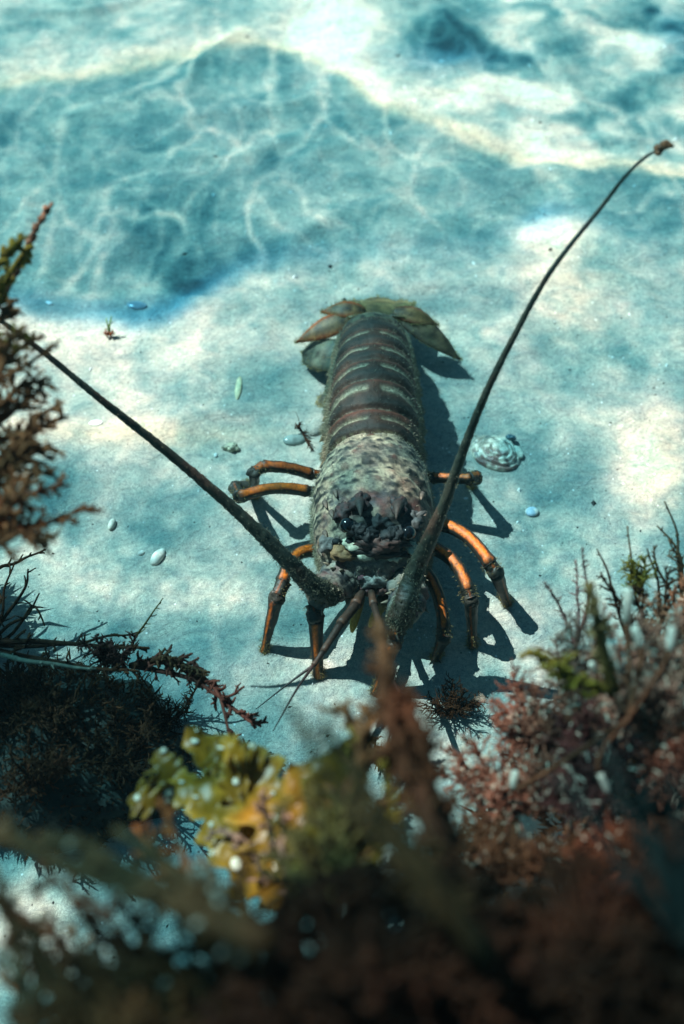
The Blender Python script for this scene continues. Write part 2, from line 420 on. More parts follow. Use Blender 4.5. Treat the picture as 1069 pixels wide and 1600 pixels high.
# spine stations: y, x centre, half width, z centre, height above, height below
ST = np.array([
    # y       xc     hw      zc     up     dn
    [-0.0345, .0215, .0150, .046, .006, .010],
    [-0.029, .0215, .0250, .049, .013, .017],
    [-0.022, .0215, .0305, .051, .022, .021],
    [-0.012, .0213, .0350, .052, .032, .024],
    [ 0.003, .0210, .0378, .053, .0405, .026],
    [ 0.022, .0210, .0388, .052, .0455, .026],
    [ 0.040, .0213, .0378, .052, .0450, .026],
    [ 0.058, .0220, .0350, .051, .0425, .024],
    [ 0.070, .0222, .0330, .050, .0385, .022],
    [ 0.090, .0225, .0345, .049, .0385, .021],
    [ 0.110, .0229, .0342, .048, .0380, .020],
    [ 0.130, .0233, .0335, .047, .0370, .019],
    [ 0.152, .0237, .0325, .045, .0350, .018],
    [ 0.172, .0241, .0305, .0425, .0320, .017],
    [ 0.192, .0244, .0285, .0385, .0285, .015],
    [ 0.210, .0246, .0272, .033, .0250, .013],
    [ 0.223, .0247, .0260, .024, .0220, .011],
    [ 0.227, .0248, .0240, .013, .0180, .008],
])
ST[:, 2] *= np.where(ST[:, 0] < .066, 1.08, .915)
ST[:, 3] += .007 * smooth(.07, .11, ST[:, 0]) * smooth(.228, .20, ST[:, 0]); ST[:, 0] -= .004 * smooth(.07, .11, ST[:, 0]) * smooth(.228, .20, ST[:, 0])
nring = 330; nth = 180
u = np.linspace(0, len(ST) - 1, nring)
Sx = np.stack([np.interp(u, np.arange(len(ST)), ST[:, k]) for k in range(6)], 1)
for _ in range(10):
    Sx[1:-1] = (Sx[:-2] + 2 * Sx[1:-1] + Sx[2:]) / 4
cen = np.stack([Sx[:, 1], Sx[:, 0], Sx[:, 3]], 1)
T = np.gradient(cen, axis=0); T[:, 0] = 0; T /= np.linalg.norm(T, axis=1, keepdims=True)
UPn = np.stack([0 * T[:, 0], -T[:, 2], T[:, 1]], 1)
th = np.linspace(0, 2 * math.pi, nth, endpoint=False)          # 0 = +x side, pi/2 = top
ct, s_ = np.cos(th), np.sin(th)
cx = np.sign(ct) * np.abs(ct) ** 0.85; sz = np.sign(s_) * np.abs(s_) ** 0.9
yy = Sx[:, 0][:, None] + 0 * th
# arc length along the back, used for tail segments
al = np.concatenate([[0], np.cumsum(np.linalg.norm(np.diff(cen, axis=0), axis=1))])
a0 = np.interp(0.0715, Sx[:, 0], al)
tail = al[:, None] - a0 + 0 * th                               # >0 on the abdomen
seg = 0.0215
hgt = np.where(s_ > 0, 1, 0)
up = Sx[:, 4][:, None] * np.where(sz > 0, sz, 0) + Sx[:, 5][:, None] * np.where(sz < 0, sz, 0)
base = cen[:, None] + np.array([1.0, 0, 0]) * (Sx[:, 2][:, None] * cx)[..., None] + UPn[:, None] * up[..., None]
nrm = np.cross(np.gradient(base, axis=1), np.gradient(base, axis=0)); nrm /= np.maximum(np.linalg.norm(nrm, axis=2, keepdims=True), 1e-9)
if (nrm[nring // 2, nth // 4] @ np.array([0, 0, 1.0])) < 0: nrm = -nrm
disp = np.zeros(base.shape[:2])
topness = np.clip(s_, 0, 1)[None, :] + 0 * yy
ontail = smooth(-0.001, 0.002, tail)
# tail segments: each ring steps over the one behind it, with a cut groove across its middle
ph = np.mod(tail - 0.002, seg) / seg                            # 0 at the front edge of a segment, towards the tail fan
segi = np.floor((tail - 0.002) / seg)
prof = 0.0024 * smooth(0.0, 0.25, ph) * (1 - smooth(0.86, 1.0, ph))
ang = (th - math.pi / 2 + math.pi) % (2 * math.pi) - math.pi    # 0 on the ridge
aa_ = np.abs(ang)[None, :] + 0 * yy
gro = np.exp(-((ph - 0.52 - 0.10 * np.cos(aa_ * 1.5)) / 0.055) ** 2) * smooth(0.06, 0.16, aa_) * (1 - smooth(1.25, 1.5, aa_))
disp += ontail * .0005 * fbm(base, 130, 3, 61)
disp += ontail * (prof - 0.0016 * gro + 0.0006 * np.exp(-(aa_ / 0.12) ** 2))
# side flaps of the segments (small forward points)
disp += ontail * 0.0040 * np.exp(-((aa_ - 1.72) / 0.16) ** 2) * smooth(0.1, 0.5, ph) * (1 - smooth(0.6, 0.95, ph))
# carapace: cervical groove, lumps, tubercles
car = 1 - ontail
gy = 0.028 + 0.020 * np.cos(aa_ * 1.2) - 0.012
disp -= car * 0.0020 * np.exp(-((yy - gy) / 0.0035) ** 2) * smooth(2.0, 1.2, aa_)
disp -= car * 0.0018 * np.exp(-((yy - 0.064) / 0.002) ** 2)
disp += car * 0.0006 * fbm(base, 110, 3, 2) + 0.00035 * fbm(base, 420, 3, 12)
dark = np.zeros(base.shape[:2]); rust = np.zeros(base.shape[:2]); pale = np.zeros(base.shape[:2])
tub = []
for row in range(13):
    y0 = 0.060 - row * 0.0078
    k = 11 + (row % 2)
    for j in range(k):
        a = (j + 0.5 + (row % 2) * 0.5) / k * 2.6 - 1.3 + RNG.normal(0, 0.05)
        tub.append((y0 - 0.006 * (1 - math.cos(a)) + RNG.normal(0, 0.0014), a, RNG.uniform(0.6, 1.25), RNG.uniform(0, 1)))
for (ty, ta, tsz, tr) in tub:
    i = int(np.argmin(np.abs(Sx[:, 0] - ty))); j = int(((ta + math.pi / 2) % (2 * math.pi)) / (2 * math.pi) * nth) % nth
    c = base[i, j]
    lo, hi = max(0, i - 16), min(nring, i + 17)
    dv = base[lo:hi] - c
    d = np.linalg.norm(dv, axis=2) / (0.0023 * tsz)
    fwdy = -dv[..., 1] / (0.0023 * tsz)
    disp[lo:hi] += 0.0010 * tsz * np.exp(-d ** 2 * 1.3) * (1 + 0.4 * np.clip(fwdy, -1, 1))
    ds = np.hypot((dv[..., 0]) / 0.0034, (dv[..., 1] + 0.0016 + 40 * dv[..., 0] ** 2) / 0.0015) / tsz
    if tr > 0.18: dark[lo:hi] = np.maximum(dark[lo:hi], 1.0 * np.exp(-ds ** 4))
    else: rust[lo:hi] = np.maximum(rust[lo:hi], 0.6 * np.exp(-d ** 2))
BP = base + nrm * (disp * 1.0)[..., None]
# colours
nA = fbm(base, 60, 3, 21); nB = fbm(base, 180, 3, 51); nC = fbm(base, 420, 2, 71)
beige = np.array([.40, .325, .225]); grey = np.array([.20, .165, .125]); blk = np.array([.014, .018, .017]); rst = np.array([.15, .048, .034])
cr = beige * (0.95 + 0.35 * nB[..., None])
def mixc(c, k, f): f = np.clip(f, 0, 1)[..., None]; return c * (1 - f) + k * f
cr = mixc(cr, grey, smooth(-0.1, 0.6, nA + 0.5 * nC))
cr = mixc(cr, np.array([.05, .048, .042]), smooth(0.22, 0.42, nA * 0.25 + nB * 0.5 + nC * .4) * 0.8)
cr = mixc(cr, rst, smooth(0.35, 0.7, fbm(base, 45, 3, 88)) * 0.45)
cr = mixc(cr, np.array([.06, .045, .04]), smooth(.15, .5, fbm(base, 520, 2, 123)) * .65)
arc = np.exp(-((yy - (gy + 0.004)) / 0.0045) ** 2) * smooth(1.5, 1.0, aa_)
cr = mixc(cr, blk, arc * smooth(-0.3, 0.3, nB) * 0.9)
arc2 = np.exp(-((yy - (0.006 - 0.010 * (1 - np.cos(aa_)))) / 0.006) ** 2) * smooth(1.2, 0.5, aa_)
cr = mixc(cr, np.array([.03, .045, .06]), arc2 * smooth(-0.35, 0.25, nB))
cr = mixc(cr, rst, rust); cr = mixc(cr, blk, dark)
sidey = smooth(1.25, 1.7, aa_)
cr = mixc(cr, np.array([.19, .175, .13]), sidey * 0.6)
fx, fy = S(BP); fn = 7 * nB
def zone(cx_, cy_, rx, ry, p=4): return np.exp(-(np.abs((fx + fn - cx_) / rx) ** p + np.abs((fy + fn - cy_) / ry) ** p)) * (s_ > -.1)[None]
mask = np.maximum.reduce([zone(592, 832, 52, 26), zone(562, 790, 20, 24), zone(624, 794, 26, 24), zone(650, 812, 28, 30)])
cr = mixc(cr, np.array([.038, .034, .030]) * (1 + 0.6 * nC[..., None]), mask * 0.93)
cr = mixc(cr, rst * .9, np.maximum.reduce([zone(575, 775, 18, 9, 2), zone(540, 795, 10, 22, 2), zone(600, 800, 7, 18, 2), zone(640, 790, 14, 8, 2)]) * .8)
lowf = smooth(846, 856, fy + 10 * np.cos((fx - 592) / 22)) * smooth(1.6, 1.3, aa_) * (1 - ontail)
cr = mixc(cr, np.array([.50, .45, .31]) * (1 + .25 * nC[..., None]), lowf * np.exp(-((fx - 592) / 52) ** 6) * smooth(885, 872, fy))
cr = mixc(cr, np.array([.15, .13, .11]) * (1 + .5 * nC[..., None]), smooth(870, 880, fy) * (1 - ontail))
tl = np.array([.046, .020, .011]) * (1.0 + 0.45 * nB[..., None])
tl = mixc(tl, np.array([.125, .036, .022]), smooth(0.72, 0.9, ph) * 0.75)
tl = mixc(tl, np.array([.018, .020, .017]), np.exp(-((ph - .30) / .16) ** 2) * .8)
tl = mixc(tl, np.array([.34, .30, .21]), gro * smooth(-.8, .1, nC + 0.4) * np.where(segi > 4, .35, 1) * 0.95)
tl = mixc(tl, np.array([.15, .12, .08]), np.exp(-((ph - .02) / .028) ** 2) * smooth(1.6, 1.0, aa_) * .8 * smooth(-.5, .2, nC))
tl = mixc(tl, np.array([.20, .18, .13]), smooth(1.15, 1.5, aa_) * .75 * smooth(-.6, .3, nB))
tl = mixc(tl, np.array([.17, .15, .09]), smooth(.122, .14, tail) * .7 * smooth(-.4, .4, nB))
cr = mixc(cr, tl, ontail)
cr = mixc(cr, rst * 1.1, np.exp(-((tail - 0.000) / .0022) ** 2) * smooth(1.5, 1.1, aa_) * .8)
cr = mixc(cr, np.array([.28, .25, .14]), np.exp(-((tail - 0.0035) / .0014) ** 2) * .6 * smooth(-.3, .3, nC))
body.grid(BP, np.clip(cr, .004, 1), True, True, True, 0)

def lump(mb, c, axes, col, seed=0, amp=0.12, scale=140, n=20, mat=0, rot=None, col2=None):
    """knobbly closed blob; axes = three semi-axis lengths"""
    th_ = np.linspace(0, 2 * math.pi, n, endpoint=False); phi = np.linspace(0.02, math.pi - 0.02, n // 2 + 2)
    d = np.stack([np.sin(phi)[:, None] * np.cos(th_), np.sin(phi)[:, None] * np.sin(th_), np.cos(phi)[:, None] + 0 * th_], -1)
    p = d * np.array(axes)
    if rot is not None: p = p @ np.array(rot.to_matrix() if hasattr(rot, 'to_matrix') else rot).T
    c = np.asarray(c, float)
    nn = fbm(p + c, scale, 3, seed)
    p = p * (1 + amp * nn[..., None]) + c
    cols = np.asarray(col) * (1 + .35 * fbm(p, scale * 2.5, 2, seed + 5)[..., None])
    if col2 is not None: cols = mixc(cols, np.array(col2), smooth(-.1, .4, fbm(p, scale * 1.3, 3, seed + 9)))
    mb.grid(p, np.clip(cols, .003, 1), True, True, True, mat)
def cone(mb, a, b, r0, col, tipcol, n=7, bend=None, mat=0, k=6):
    a = np.asarray(a, float); b = np.asarray(b, float)
    t = np.linspace(0, 1, k)[:, None]
    path = a + (b - a) * t
    if bend is not None: path = path + np.asarray(bend) * (np.sin(t * math.pi))
    rr = r0 * (1 - t[:, 0]) ** .8 + r0 * .04
    mb.tube(path, rr, col, tipcol, n, mat)

from mathutils.bvhtree import BVHTree
_q = [(i * nth + j, i * nth + (j + 1) % nth, (i + 1) * nth + (j + 1) % nth, (i + 1) * nth + j) for i in range(0, nring - 1) for j in range(nth)]
_bvh = BVHTree.FromPolygons([Vector(v) for v in BP.reshape(-1, 3)], _q)
def FS(px, py, lift=0.0):
    """point of the shell seen at (px, py), raised by lift"""
    d = ray(px, py); hit = _bvh.ray_cast(Vector(CAM), Vector(unit(d)))
    p = np.array(hit[0]) if hit[0] is not None else P(px, py, .05)
    return p - unit(d) * lift
TOC = unit(CAM - np.array([.022, -.01, .09]))                    # towards where the face looks
# horns over the eyes, pointing forward and up
for k in range(7):                                              # side spines of the tail segments
    yy_ = .080 + seg * k; i = int(np.argmin(np.abs(Sx[:, 0] - yy_)))
    for sg in (-1, 1):
        j = int((math.pi / 2 - sg * 1.72) % (2 * math.pi) / (2 * math.pi) * nth) % nth
        p = BP[i, j]; cone(body, p - nrm[i, j] * .002, p + nrm[i, j] * .0035 + np.array([0, -.003, -.004]), .0030, (.10, .06, .035), (.30, .22, .12), 8)
for px, py, dx in ((561, 784, 3), (622, 788, -3)):
    a = FS(px, py, -.002); b = FS(px + dx, py + 24, .011)
    cone(body, a, b, .0042, (.040, .022, .020), (.075, .055, .045), 12, (0, 0, .004), k=12)
    lump(body, FS(px, py + 2, .0005), (.0062, .0075, .004), (.045, .022, .02), px, .42, 330, 30, col2=(.018, .024, .026))
lump(body, FS(646, 812, -.0015), (.008, .008, .005), (.04, .038, .035), 41, .45, 340, 30, col2=(.10, .10, .10))
lump(body, FS(536, 800, -.0015), (.006, .008, .004), (.05, .03, .028), 42, .45, 340, 30, col2=(.12, .045, .04))
lump(body, FS(592, 815, -.0015), (.010, .006, .004), (.030, .032, .032), 43, .4, 340, 30, col2=(.012, .012, .014))
lump(body, FS(594, 850, .002), (.0165, .0065, .0060), (.11, .055, .045), 5, .42, 360, 30, col2=(.025, .022, .022))
lump(body, FS(592, 862, .0015), (.0200, .0050, .0045), (.05, .035, .03), 6, .42, 360, 30, col2=(.015, .015, .016))
EYES = []
for sx, ex, ey in ((-1, 543, 821), (1, 637, 833)):
    e = FS(ex, ey, .0055); m_ = FS(592 + sx * 10, 838, .004)
    EYES.append(e)
    for q_, t_ in enumerate((.15, .5, .8)):
        lump(body, m_ + (e - m_) * t_ + TOC * .0005, (.0056, .0052, .0050), (.026, .026, .026), 60 + q_, .35, 420, 26, col2=(.010, .012, .014))
for (px, py) in ((528, 842), (518, 800), (508, 832), (660, 842), (664, 802), (500, 860), (524, 768), (660, 772), (508, 785), (672, 830)):
    p = FS(px, py, -.0005); cone(body, p, FS(px + (592 - px) * .03, py + 9, .0035), .0022, (.09, .07, .06), (.22, .15, .11), 7)
for (px, py, ax, cl) in ((549, 850, (.0065, .0045, .0022), (.60, .55, .40)), (645, 856, (.0065, .0045, .0022), (.58, .54, .40)),
                         (569, 868, (.0060, .0040, .0022), (.60, .54, .40)), (617, 870, (.0060, .0040, .0022), (.60, .54, .40)),
                         (537, 864, (.0095, .0060, .0040), (.36, .19, .09)), (656, 872, (.0060, .0065, .0040), (.36, .19, .10)),
                         (512, 850, (.0060, .0060, .0035), (.16, .15, .14))):
    lump(body, FS(px, py, .0022), ax, cl, int(px), .4, 420, 24, col2=np.array(cl) * .75)
for (px, py, r_) in ((547, 846, .0036), (622, 856, .0036), (560, 860, .0022), (604, 868, .0024), (526, 846, .0030), (640, 868, .0026)):
    lump(body, FS(px, py, .0022), (r_, r_ * .8, r_ * .6), (.006, .007, .008), int(py), .05, n=14)
zf = .058
for (px, py, lift, ax, cl, c2) in ((590, 884, .004, (.0110, .0085, .0070), (.17, .16, .15), (.26, .12, .10)), (588, 905, .006, (.0110, .0065, .0065), (.27, .26, .23), (.12, .10, .09)),
                                   (566, 886, .004, (.0045, .0090, .0050), (.17, .06, .07), (.08, .07, .07)), (613, 886, .004, (.0045, .0090, .0050), (.20, .05, .07), (.15, .05, .14)),
                                   (573, 919, .006, (.0040, .0042, .0040), (.12, .05, .05), (.05, .03, .03)), (598, 920, .006, (.0042, .0042, .0040), (.14, .06, .05), (.05, .03, .03))):
    p = P(px, py, zf - (py - 884) * .00028) + TOC * lift
    lump(body, p, ax, cl, int(px), .42, 420, 28, col2=c2)
# mouth limbs (yellow tips) hanging below the face
for (a, b, c) in ((P(560, 930, .045), P(556, 958, .030), P(550, 988, .018)), (P(600, 935, .044), P(590, 955, .030), P(578, 980, .018))):
    body.tube(spline([a, b, c], 8), [.0045, .0048, .0045, .004, .0035, .003, .0025, .001], (.10, .07, .03), (.45, .30, .04), 8)

# tail fan blades
BLP = []
def blade(mb, root, tip, width, col, edge, nrm_, seed, mat=1, rnd=False, thick=.0012, nu=22, nv=9, power=.6, droop=.004):
    root = np.asarray(root, float); tip = np.asarray(tip, float); ax = tip - root; L = np.linalg.norm(ax); ax /= L
    nrm_ = unit(np.asarray(nrm_) - ax * (np.asarray(nrm_) @ ax)); sd = np.cross(nrm_, ax)
    t = np.linspace(0, 1, nu)
    w = width * (np.sin(np.clip(t * .80 + .17, 0, 1) * math.pi) ** power if rnd else np.interp(t, [0, .12, .3, .5, .75, .9, 1], [.45, .75, .97, 1, .62, .28, .02]))
    w[-1] = width * .02
    v = np.linspace(-1, 1, nv)
    top = root + ax * (t * L)[:, None, None] + sd * (w[:, None] * v)[..., None] + nrm_ * ((1 - v ** 2)[None] * width * .18 + droop * np.sin(t * math.pi)[:, None] + .0004 * np.cos(v * 14)[None])[..., None]
    bot = top - nrm_ * thick
    ring = np.concatenate([top, bot[:, ::-1]], 1)
    e = np.concatenate([np.abs(v), np.abs(v[::-1])])[None, :] + 0 * t[:, None]
    e = np.maximum(e ** 4, smooth(.82, 1, t)[:, None] * .8)
    c = np.asarray(col) * (1 + .8 * fbm(ring, 200, 4, seed)[..., None]) * (1 - .25 * (np.cos(np.concatenate([v, v[::-1]]) * 22) > .5))[None, :, None]
    c = mixc(c, np.asarray(edge), e * .9)
    c = c * (1 - .45 * (1 - smooth(0, .35, t)))[:, None, None]
    mb.grid(ring, np.clip(c, .003, 1), True, True, True, mat)
    gn = np.broadcast_to(nrm_, ring.shape) * .5 + sd * np.concatenate([v, v[::-1]])[None, :, None] * .9 + ax * .5
    BLP.append((ring, gn, np.maximum(e, .12)))
olive = (.20, .115, .045); redb = (.55, .10, .03); gr = (.12, .09, .05)
blade(body, P(560, 494, .040), P(463, 535, .022), .0095, olive, redb, (0, -.35, 1), 1)
blade(body, P(570, 486, .042), P(503, 488, .036), .0075, olive, redb, (0, -.3, 1), 2)
blade(body, P(622, 490, .040), P(719, 562, .018), .0100, gr, (.08, .05, .04), (.2, -.35, 1), 3)
blade(body, P(615, 486, .042), P(684, 508, .034), .0075, olive, (.35, .10, .06), (0, -.3, 1), 4)
for k, (a, b, c_, d_) in enumerate(((590, 498, 590, 470), (568, 498, 552, 474), (612, 498, 628, 474))):
    blade(body, P(a, b, .040), P(c_, d_, .020), (.020, .015, .015)[k], (.20, .145, .06), (.34, .25, .10), (0, 1, .6), 5 + k, power=.4, rnd=True, droop=.004)
blade(body, P(548, 560, .030), P(474, 552, .010), .0135, (.13, .14, .10), (.11, .11, .08), (-.2, -.5, 1), 8, thick=.0009, power=.35, rnd=True)
blade(body, P(530, 632, .026), P(500, 622, .012), .0075, (.12, .12, .09), (.2, .18, .1), (-.3, -.3, 1), 9, thick=.0009, power=.4, rnd=True)
for k in range(90):                                             # bristly fringe along the end of the tail
    t = k / 89; p = P(532 + 108 * t, 487 - 10 * math.sin(t * math.pi), .034)
    cone(body, p, p + np.array([(t - .5) * .004, .003, .003]), .0007, (.22, .17, .08), (.40, .33, .16), 4, k=2)
# legs: each a chain of joints; orange stripe along the top of every piece
blackg = np.array([.020, .022, .018]); orange = np.array([.80, .165, .008]); dkorange = np.array([.30, .07, .02])
LEGP = []
def leg_piece(a, b, r0, r1, stripe=0.30, bulge=.12, bend=(0, 0, 0), bright=1.0, n=26, toward=None, shift=0.0, m=20):
    a = np.asarray(a, float); b = np.asarray(b, float)
    t = np.linspace(0, 1, m); r0 *= .96; r1 *= .94; stripe *= .95
    path = a + (b - a) * t[:, None] + np.asarray(bend) * np.sin(t * math.pi)[:, None]
    rr = r0 + (r1 - r0) * t + bulge * r0 * (np.exp(-((t - .04) / .06) ** 2) + np.exp(-((t - .95) / .06) ** 2) * 1.4)
    rr[0] *= .75; rr[-1] *= .75
    view = unit(CAM - (a + b) / 2) * .55 + np.array([-.15, .1, .75]); view = unit(view)
    if toward is not None: view = unit(toward)
    pts, thh, N, B = tube_pts(path, rr, n, view)
    pts = path[:, None] + (pts - path[:, None]) * (1 + .07 * fbm(pts, 230, 3, 91))[..., None] * np.where(np.abs(np.sin(thh)) > .7, .92, 1.0)[None, :, None]
    A = (thh + shift + math.pi) % (2 * math.pi) - math.pi
    LEGP.append((pts, path))
    f = 1 - smooth(stripe * 2.0, stripe * 3.6, np.abs(A))[None, :] + 0 * t[:, None]
    f = f * smooth(.02, .12, t)[:, None] * smooth(1.0, .9, t)[:, None]
    nz = fbm(pts, 900, 2, 4); nz2 = fbm(pts, 220, 2, 14)
    ff = np.clip(f * 1.6 - .40 + nz * (.55 * (1 - f) + .28 * smooth(.5, .9, t)[:, None]) + nz2 * .22, 0, 1) * (.72 + .28 * smooth(-.4, .2, nz))
    orr = orange * bright * (1 + .3 * nz[..., None]); orr = mixc(orr, dkorange, smooth(.25, .6, nz + .3 * nz2) * .6)
    c = mixc(np.broadcast_to(blackg, pts.shape) * (1 + .5 * nz2[..., None]), orr, ff)
    body.grid(pts, np.clip(c, .003, 1), True, True, True, 2)
def joint(p, r_): r_ *= .92; lump(body, p, (r_, r_, r_ * .9), (.05, .045, .035), int(abs(p[0]) * 9999), .3, 300, 18, 2, col2=(.02, .02, .016))
def leg(pts, rads, tipdir=True, stripes=None, bends=None, bright=None):
    pts = [np.asarray(p, float) for p in pts]
    for i in range(len(pts) - 1):
        leg_piece(pts[i], pts[i + 1], rads[i], rads[i] * .92 if i < len(pts) - 2 else rads[i + 1], (stripes or [.3] * 9)[i] * .58, bend=(bends or [(0, 0, 0)] * 9)[i], bright=(bright or [1] * 9)[i])
        if i: joint(pts[i], max(rads[i], rads[i - 1]) * 1.06)
# rear pair
leg([P(520, 744, .034), P(486, 741, .040), P(409, 729, .050)], [.0042, .0046, .0050], bends=[(0, 0, 0), (0, 0, .003)], bright=[.3, .45], stripes=[.2, .32])
leg([P(412, 729, .050), P(397, 738, .050), P(399, 774, .002)], [.0048, .0044, .0028], stripes=[.35, .1], bright=[.5, .15])
leg([P(520, 772, .034), P(484, 768, .040), P(372, 777, .046)], [.0042, .0046, .0050], bends=[(0, 0, 0), (0, .003, .003)], bright=[.4, .75], stripes=[.2, .36])
leg([P(375, 777, .046), P(368, 762, .040), P(388, 756, .001)], [.0052, .0050, .0028], stripes=[.1, .1], bright=[.2, .15])
# left front pair
leg([P(520, 868, .038), P(497, 860, .044), P(440, 912, .049)], [.0050, .0052, .0048], bends=[(0, 0, 0), (-.004, .004, .006)], bright=[.8, 1], stripes=[.3, .34])
leg([P(444, 908, .049), P(433, 932, .046), P(412, 1020, .001)], [.0058, .0056, .0026], stripes=[.05, .15], bright=[.3, .9])
leg([P(530, 890, .038), P(508, 895, .046), P(490, 945, .048)], [.0050, .0050, .0048], bright=[.6, .9])
leg([P(490, 945, .048), P(493, 962, .045), P(498, 1058, .001)], [.0062, .0060, .0036], stripes=[.05, .17], bright=[.3, 1])
# right side
leg([P(650, 745, .034), P(676, 746, .040), P(738, 748, .046)], [.0042, .0044, .0046], bright=[.4, .8], stripes=[.3, .28])
leg([P(732, 748, .046), P(744, 746, .042), P(736, 758, .001)], [.0050, .0052, .0026], bright=[.35, .3], stripes=[.3, .2])
leg([P(660, 808, .036), P(690, 818, .045), P(768, 884, .047)], [.0050, .0052, .0054], bends=[(0, 0, 0), (.002, .002, .004)], bright=[.8, 1.1], stripes=[.3, .34])
leg([P(764, 880, .047), P(774, 893, .044), P(793, 944, .001)], [.0058, .0058, .0030], stripes=[.1, .12], bright=[.4, .4])
leg([P(655, 845, .038), P(675, 855, .046), P(733, 925, .046)], [.0050, .0052, .0052], bends=[(0, 0, 0), (.003, .002, .004)], bright=[.8, 1.2], stripes=[.3, .30])
leg([P(730, 920, .046), P(736, 936, .043), P(739, 1010, .001)], [.0056, .0056, .0030], stripes=[.05, .13], bright=[.3, .45])
leg([P(645, 870, .038), P(660, 888, .046), P(694, 985, .030)], [.0050, .0050, .0048], bends=[(0, 0, 0), (.003, .002, .003)], bright=[.5, .9], stripes=[.3, .25])
leg([P(692, 980, .030), P(694, 995, .026), P(680, 1030, .001)], [.0056, .0050, .0030], stripes=[.05, .05], bright=[.2, .2])
leg([P(630, 900, .038), P(632, 960, .050), P(622, 990, .046)], [.0050, .0052, .0050], bright=[.2, .4])
leg([P(622, 985, .046), P(618, 1000, .042), P(585, 1085, .001)], [.0058, .0056, .0030], stripes=[.1, .14], bright=[.4, .9])
body_ob = body.build('body', [M_shell, M_fan, M_leg], lobster)

for (ex, ey, sx) in ((543, 820, -1), (638, 832, 1)):
    eb = MB(); lump(eb, EYES[0 if sx < 0 else 1] + TOC * .0012, (.0054, .0052, .0052), (.004, .005, .006), 1, 0.0, n=24)
    eb.build('eye', M_eye, lobster)

# antennae
def antenna(pedpts, pedr, flpts, flw, seed, tipcol=None):
    ped = MB()
    for i in range(len(pedpts) - 1):
        a, b = pedpts[i], pedpts[i + 1]
        path = spline([a, b], 14); t = np.linspace(0, 1, 14)
        rr = (pedr[i] * (1 - t) + pedr[i + 1] * t) * (.86 + .16 * np.sin(t * math.pi) ** .5) + .0008 * (t > .85)
        pts, thh, N, B = tube_pts(path, rr, 34)
        nz = fbm(pts, 170, 3, seed + i); nz2 = fbm(pts, 420, 2, seed + 5)
        ctr = path[:, None]
        pts = pts + (pts - ctr) * (.13 * nz + .05 * nz2)[..., None]
        c = np.array([.20, .185, .15]) * (1 + .4 * nz2[..., None])
        c = mixc(c, np.array([.05, .055, .055]), smooth(-.05, .35, nz)); c = mixc(c, np.array([.20, .075, .07]), smooth(.15, .5, fbm(pts, 120, 2, seed + 33)) * .6)
        c = mixc(c, np.array([.008, .009, .01]), smooth(.42, .5, fbm(pts, 230, 2, seed + 41)))
        ped.grid(pts, np.clip(c, .003, 1), True, True, True)
        r2 = np.random.default_rng(seed + i)
        for k in range(11):
            m_ = r2.integers(2, 12); j = r2.integers(0, 34); p = pts[m_, j]; d = unit(p - path[m_]); fw = unit(np.asarray(b) - np.asarray(a))
            cone(ped, p - d * .001, p + d * .0035 + fw * .004, .0016, (.10, .08, .06), (.34, .26, .18), 6, k=4)
    fl = MB()
    n_ = 260
    path = spline(flpts, n_); u_ = np.linspace(0, len(flw) - 1, n_)
    wpx = np.interp(u_, np.arange(len(flw)), flw)
    dep = (path - CAM) @ FWD
    rr = wpx * dep / FPX / 2
    rr = rr * (1 + .05 * (np.arange(n_) % 3 == 0))
    pts, thh, N, B = tube_pts(path, rr, 26)
    pts = path[:, None] + (pts - path[:, None]) * (1 + .10 * fbm(pts, 420, 2, seed))[..., None]
    nz = fbm(pts, 160, 2, seed + 7)
    c = np.array([.030, .032, .022]) * (1 + .5 * nz[..., None]); c = mixc(c, np.array([.085, .038, .024]), smooth(.1, .5, fbm(pts, 60, 2, seed + 8)) * .7)
    if tipcol is not None: c = mixc(c, np.array(tipcol), smooth(.965, .985, np.linspace(0, 1, n_))[:, None] + 0 * thh)
    fl.grid(pts, np.clip(c, .003, 1), True, True, True)
    r2 = np.random.default_rng(seed + 99)
    for k in range(260):                                       # short forward spinelets in rings
        m_ = int(r2.uniform(0, 1) ** 1.4 * (n_ - 30)); j = r2.integers(0, 26); p = pts[m_, j]; d = unit(p - path[m_]); fw = unit(path[m_ + 1] - path[m_])
        cone(fl, p - d * .0005, p + d * rr[m_] * .12 + fw * rr[m_] * .35, rr[m_] * .10, (.06, .05, .03), (.20, .17, .10), 4, k=2)
    if tipcol is not None:
        for k in range(5):
            lump(fl, path[-1 - k * 2] + r2.normal(0, .0006, 3), (.0030 - .0003 * k, .0020, .0018), tipcol, 3 + k, .5, 400, 12)
    root = empty('antenna', pedpts[0], 'x', 'x'); del root['label']; del root['category']
    root.parent = lobster; root.location = Vector(pedpts[0]) - lobster.location
    bpy.context.view_layer.update()
    po = ped.build('antenna_base', M_shell, root); fo = fl.build('flagellum', M_ant, root)
    return root, pts, path, rr, ped
ANTL = antenna([P(566, 898, .050), P(540, 898, .054), P(514, 918, .056), P(494, 930, .062)], [.0100, .0135, .0125, .0095],
        [P(520, 930, .058), P(492, 918, .072), P(450, 877, .092), P(360, 790, .128), P(250, 697, .168), P(150, 618, .204), P(70, 552, .230), P(0, 500, .250), P(-70, 445, .270), P(-150, 385, .29)],
        [34, 32, 26, 18, 14, 11, 9, 7, 5, 3], 5)
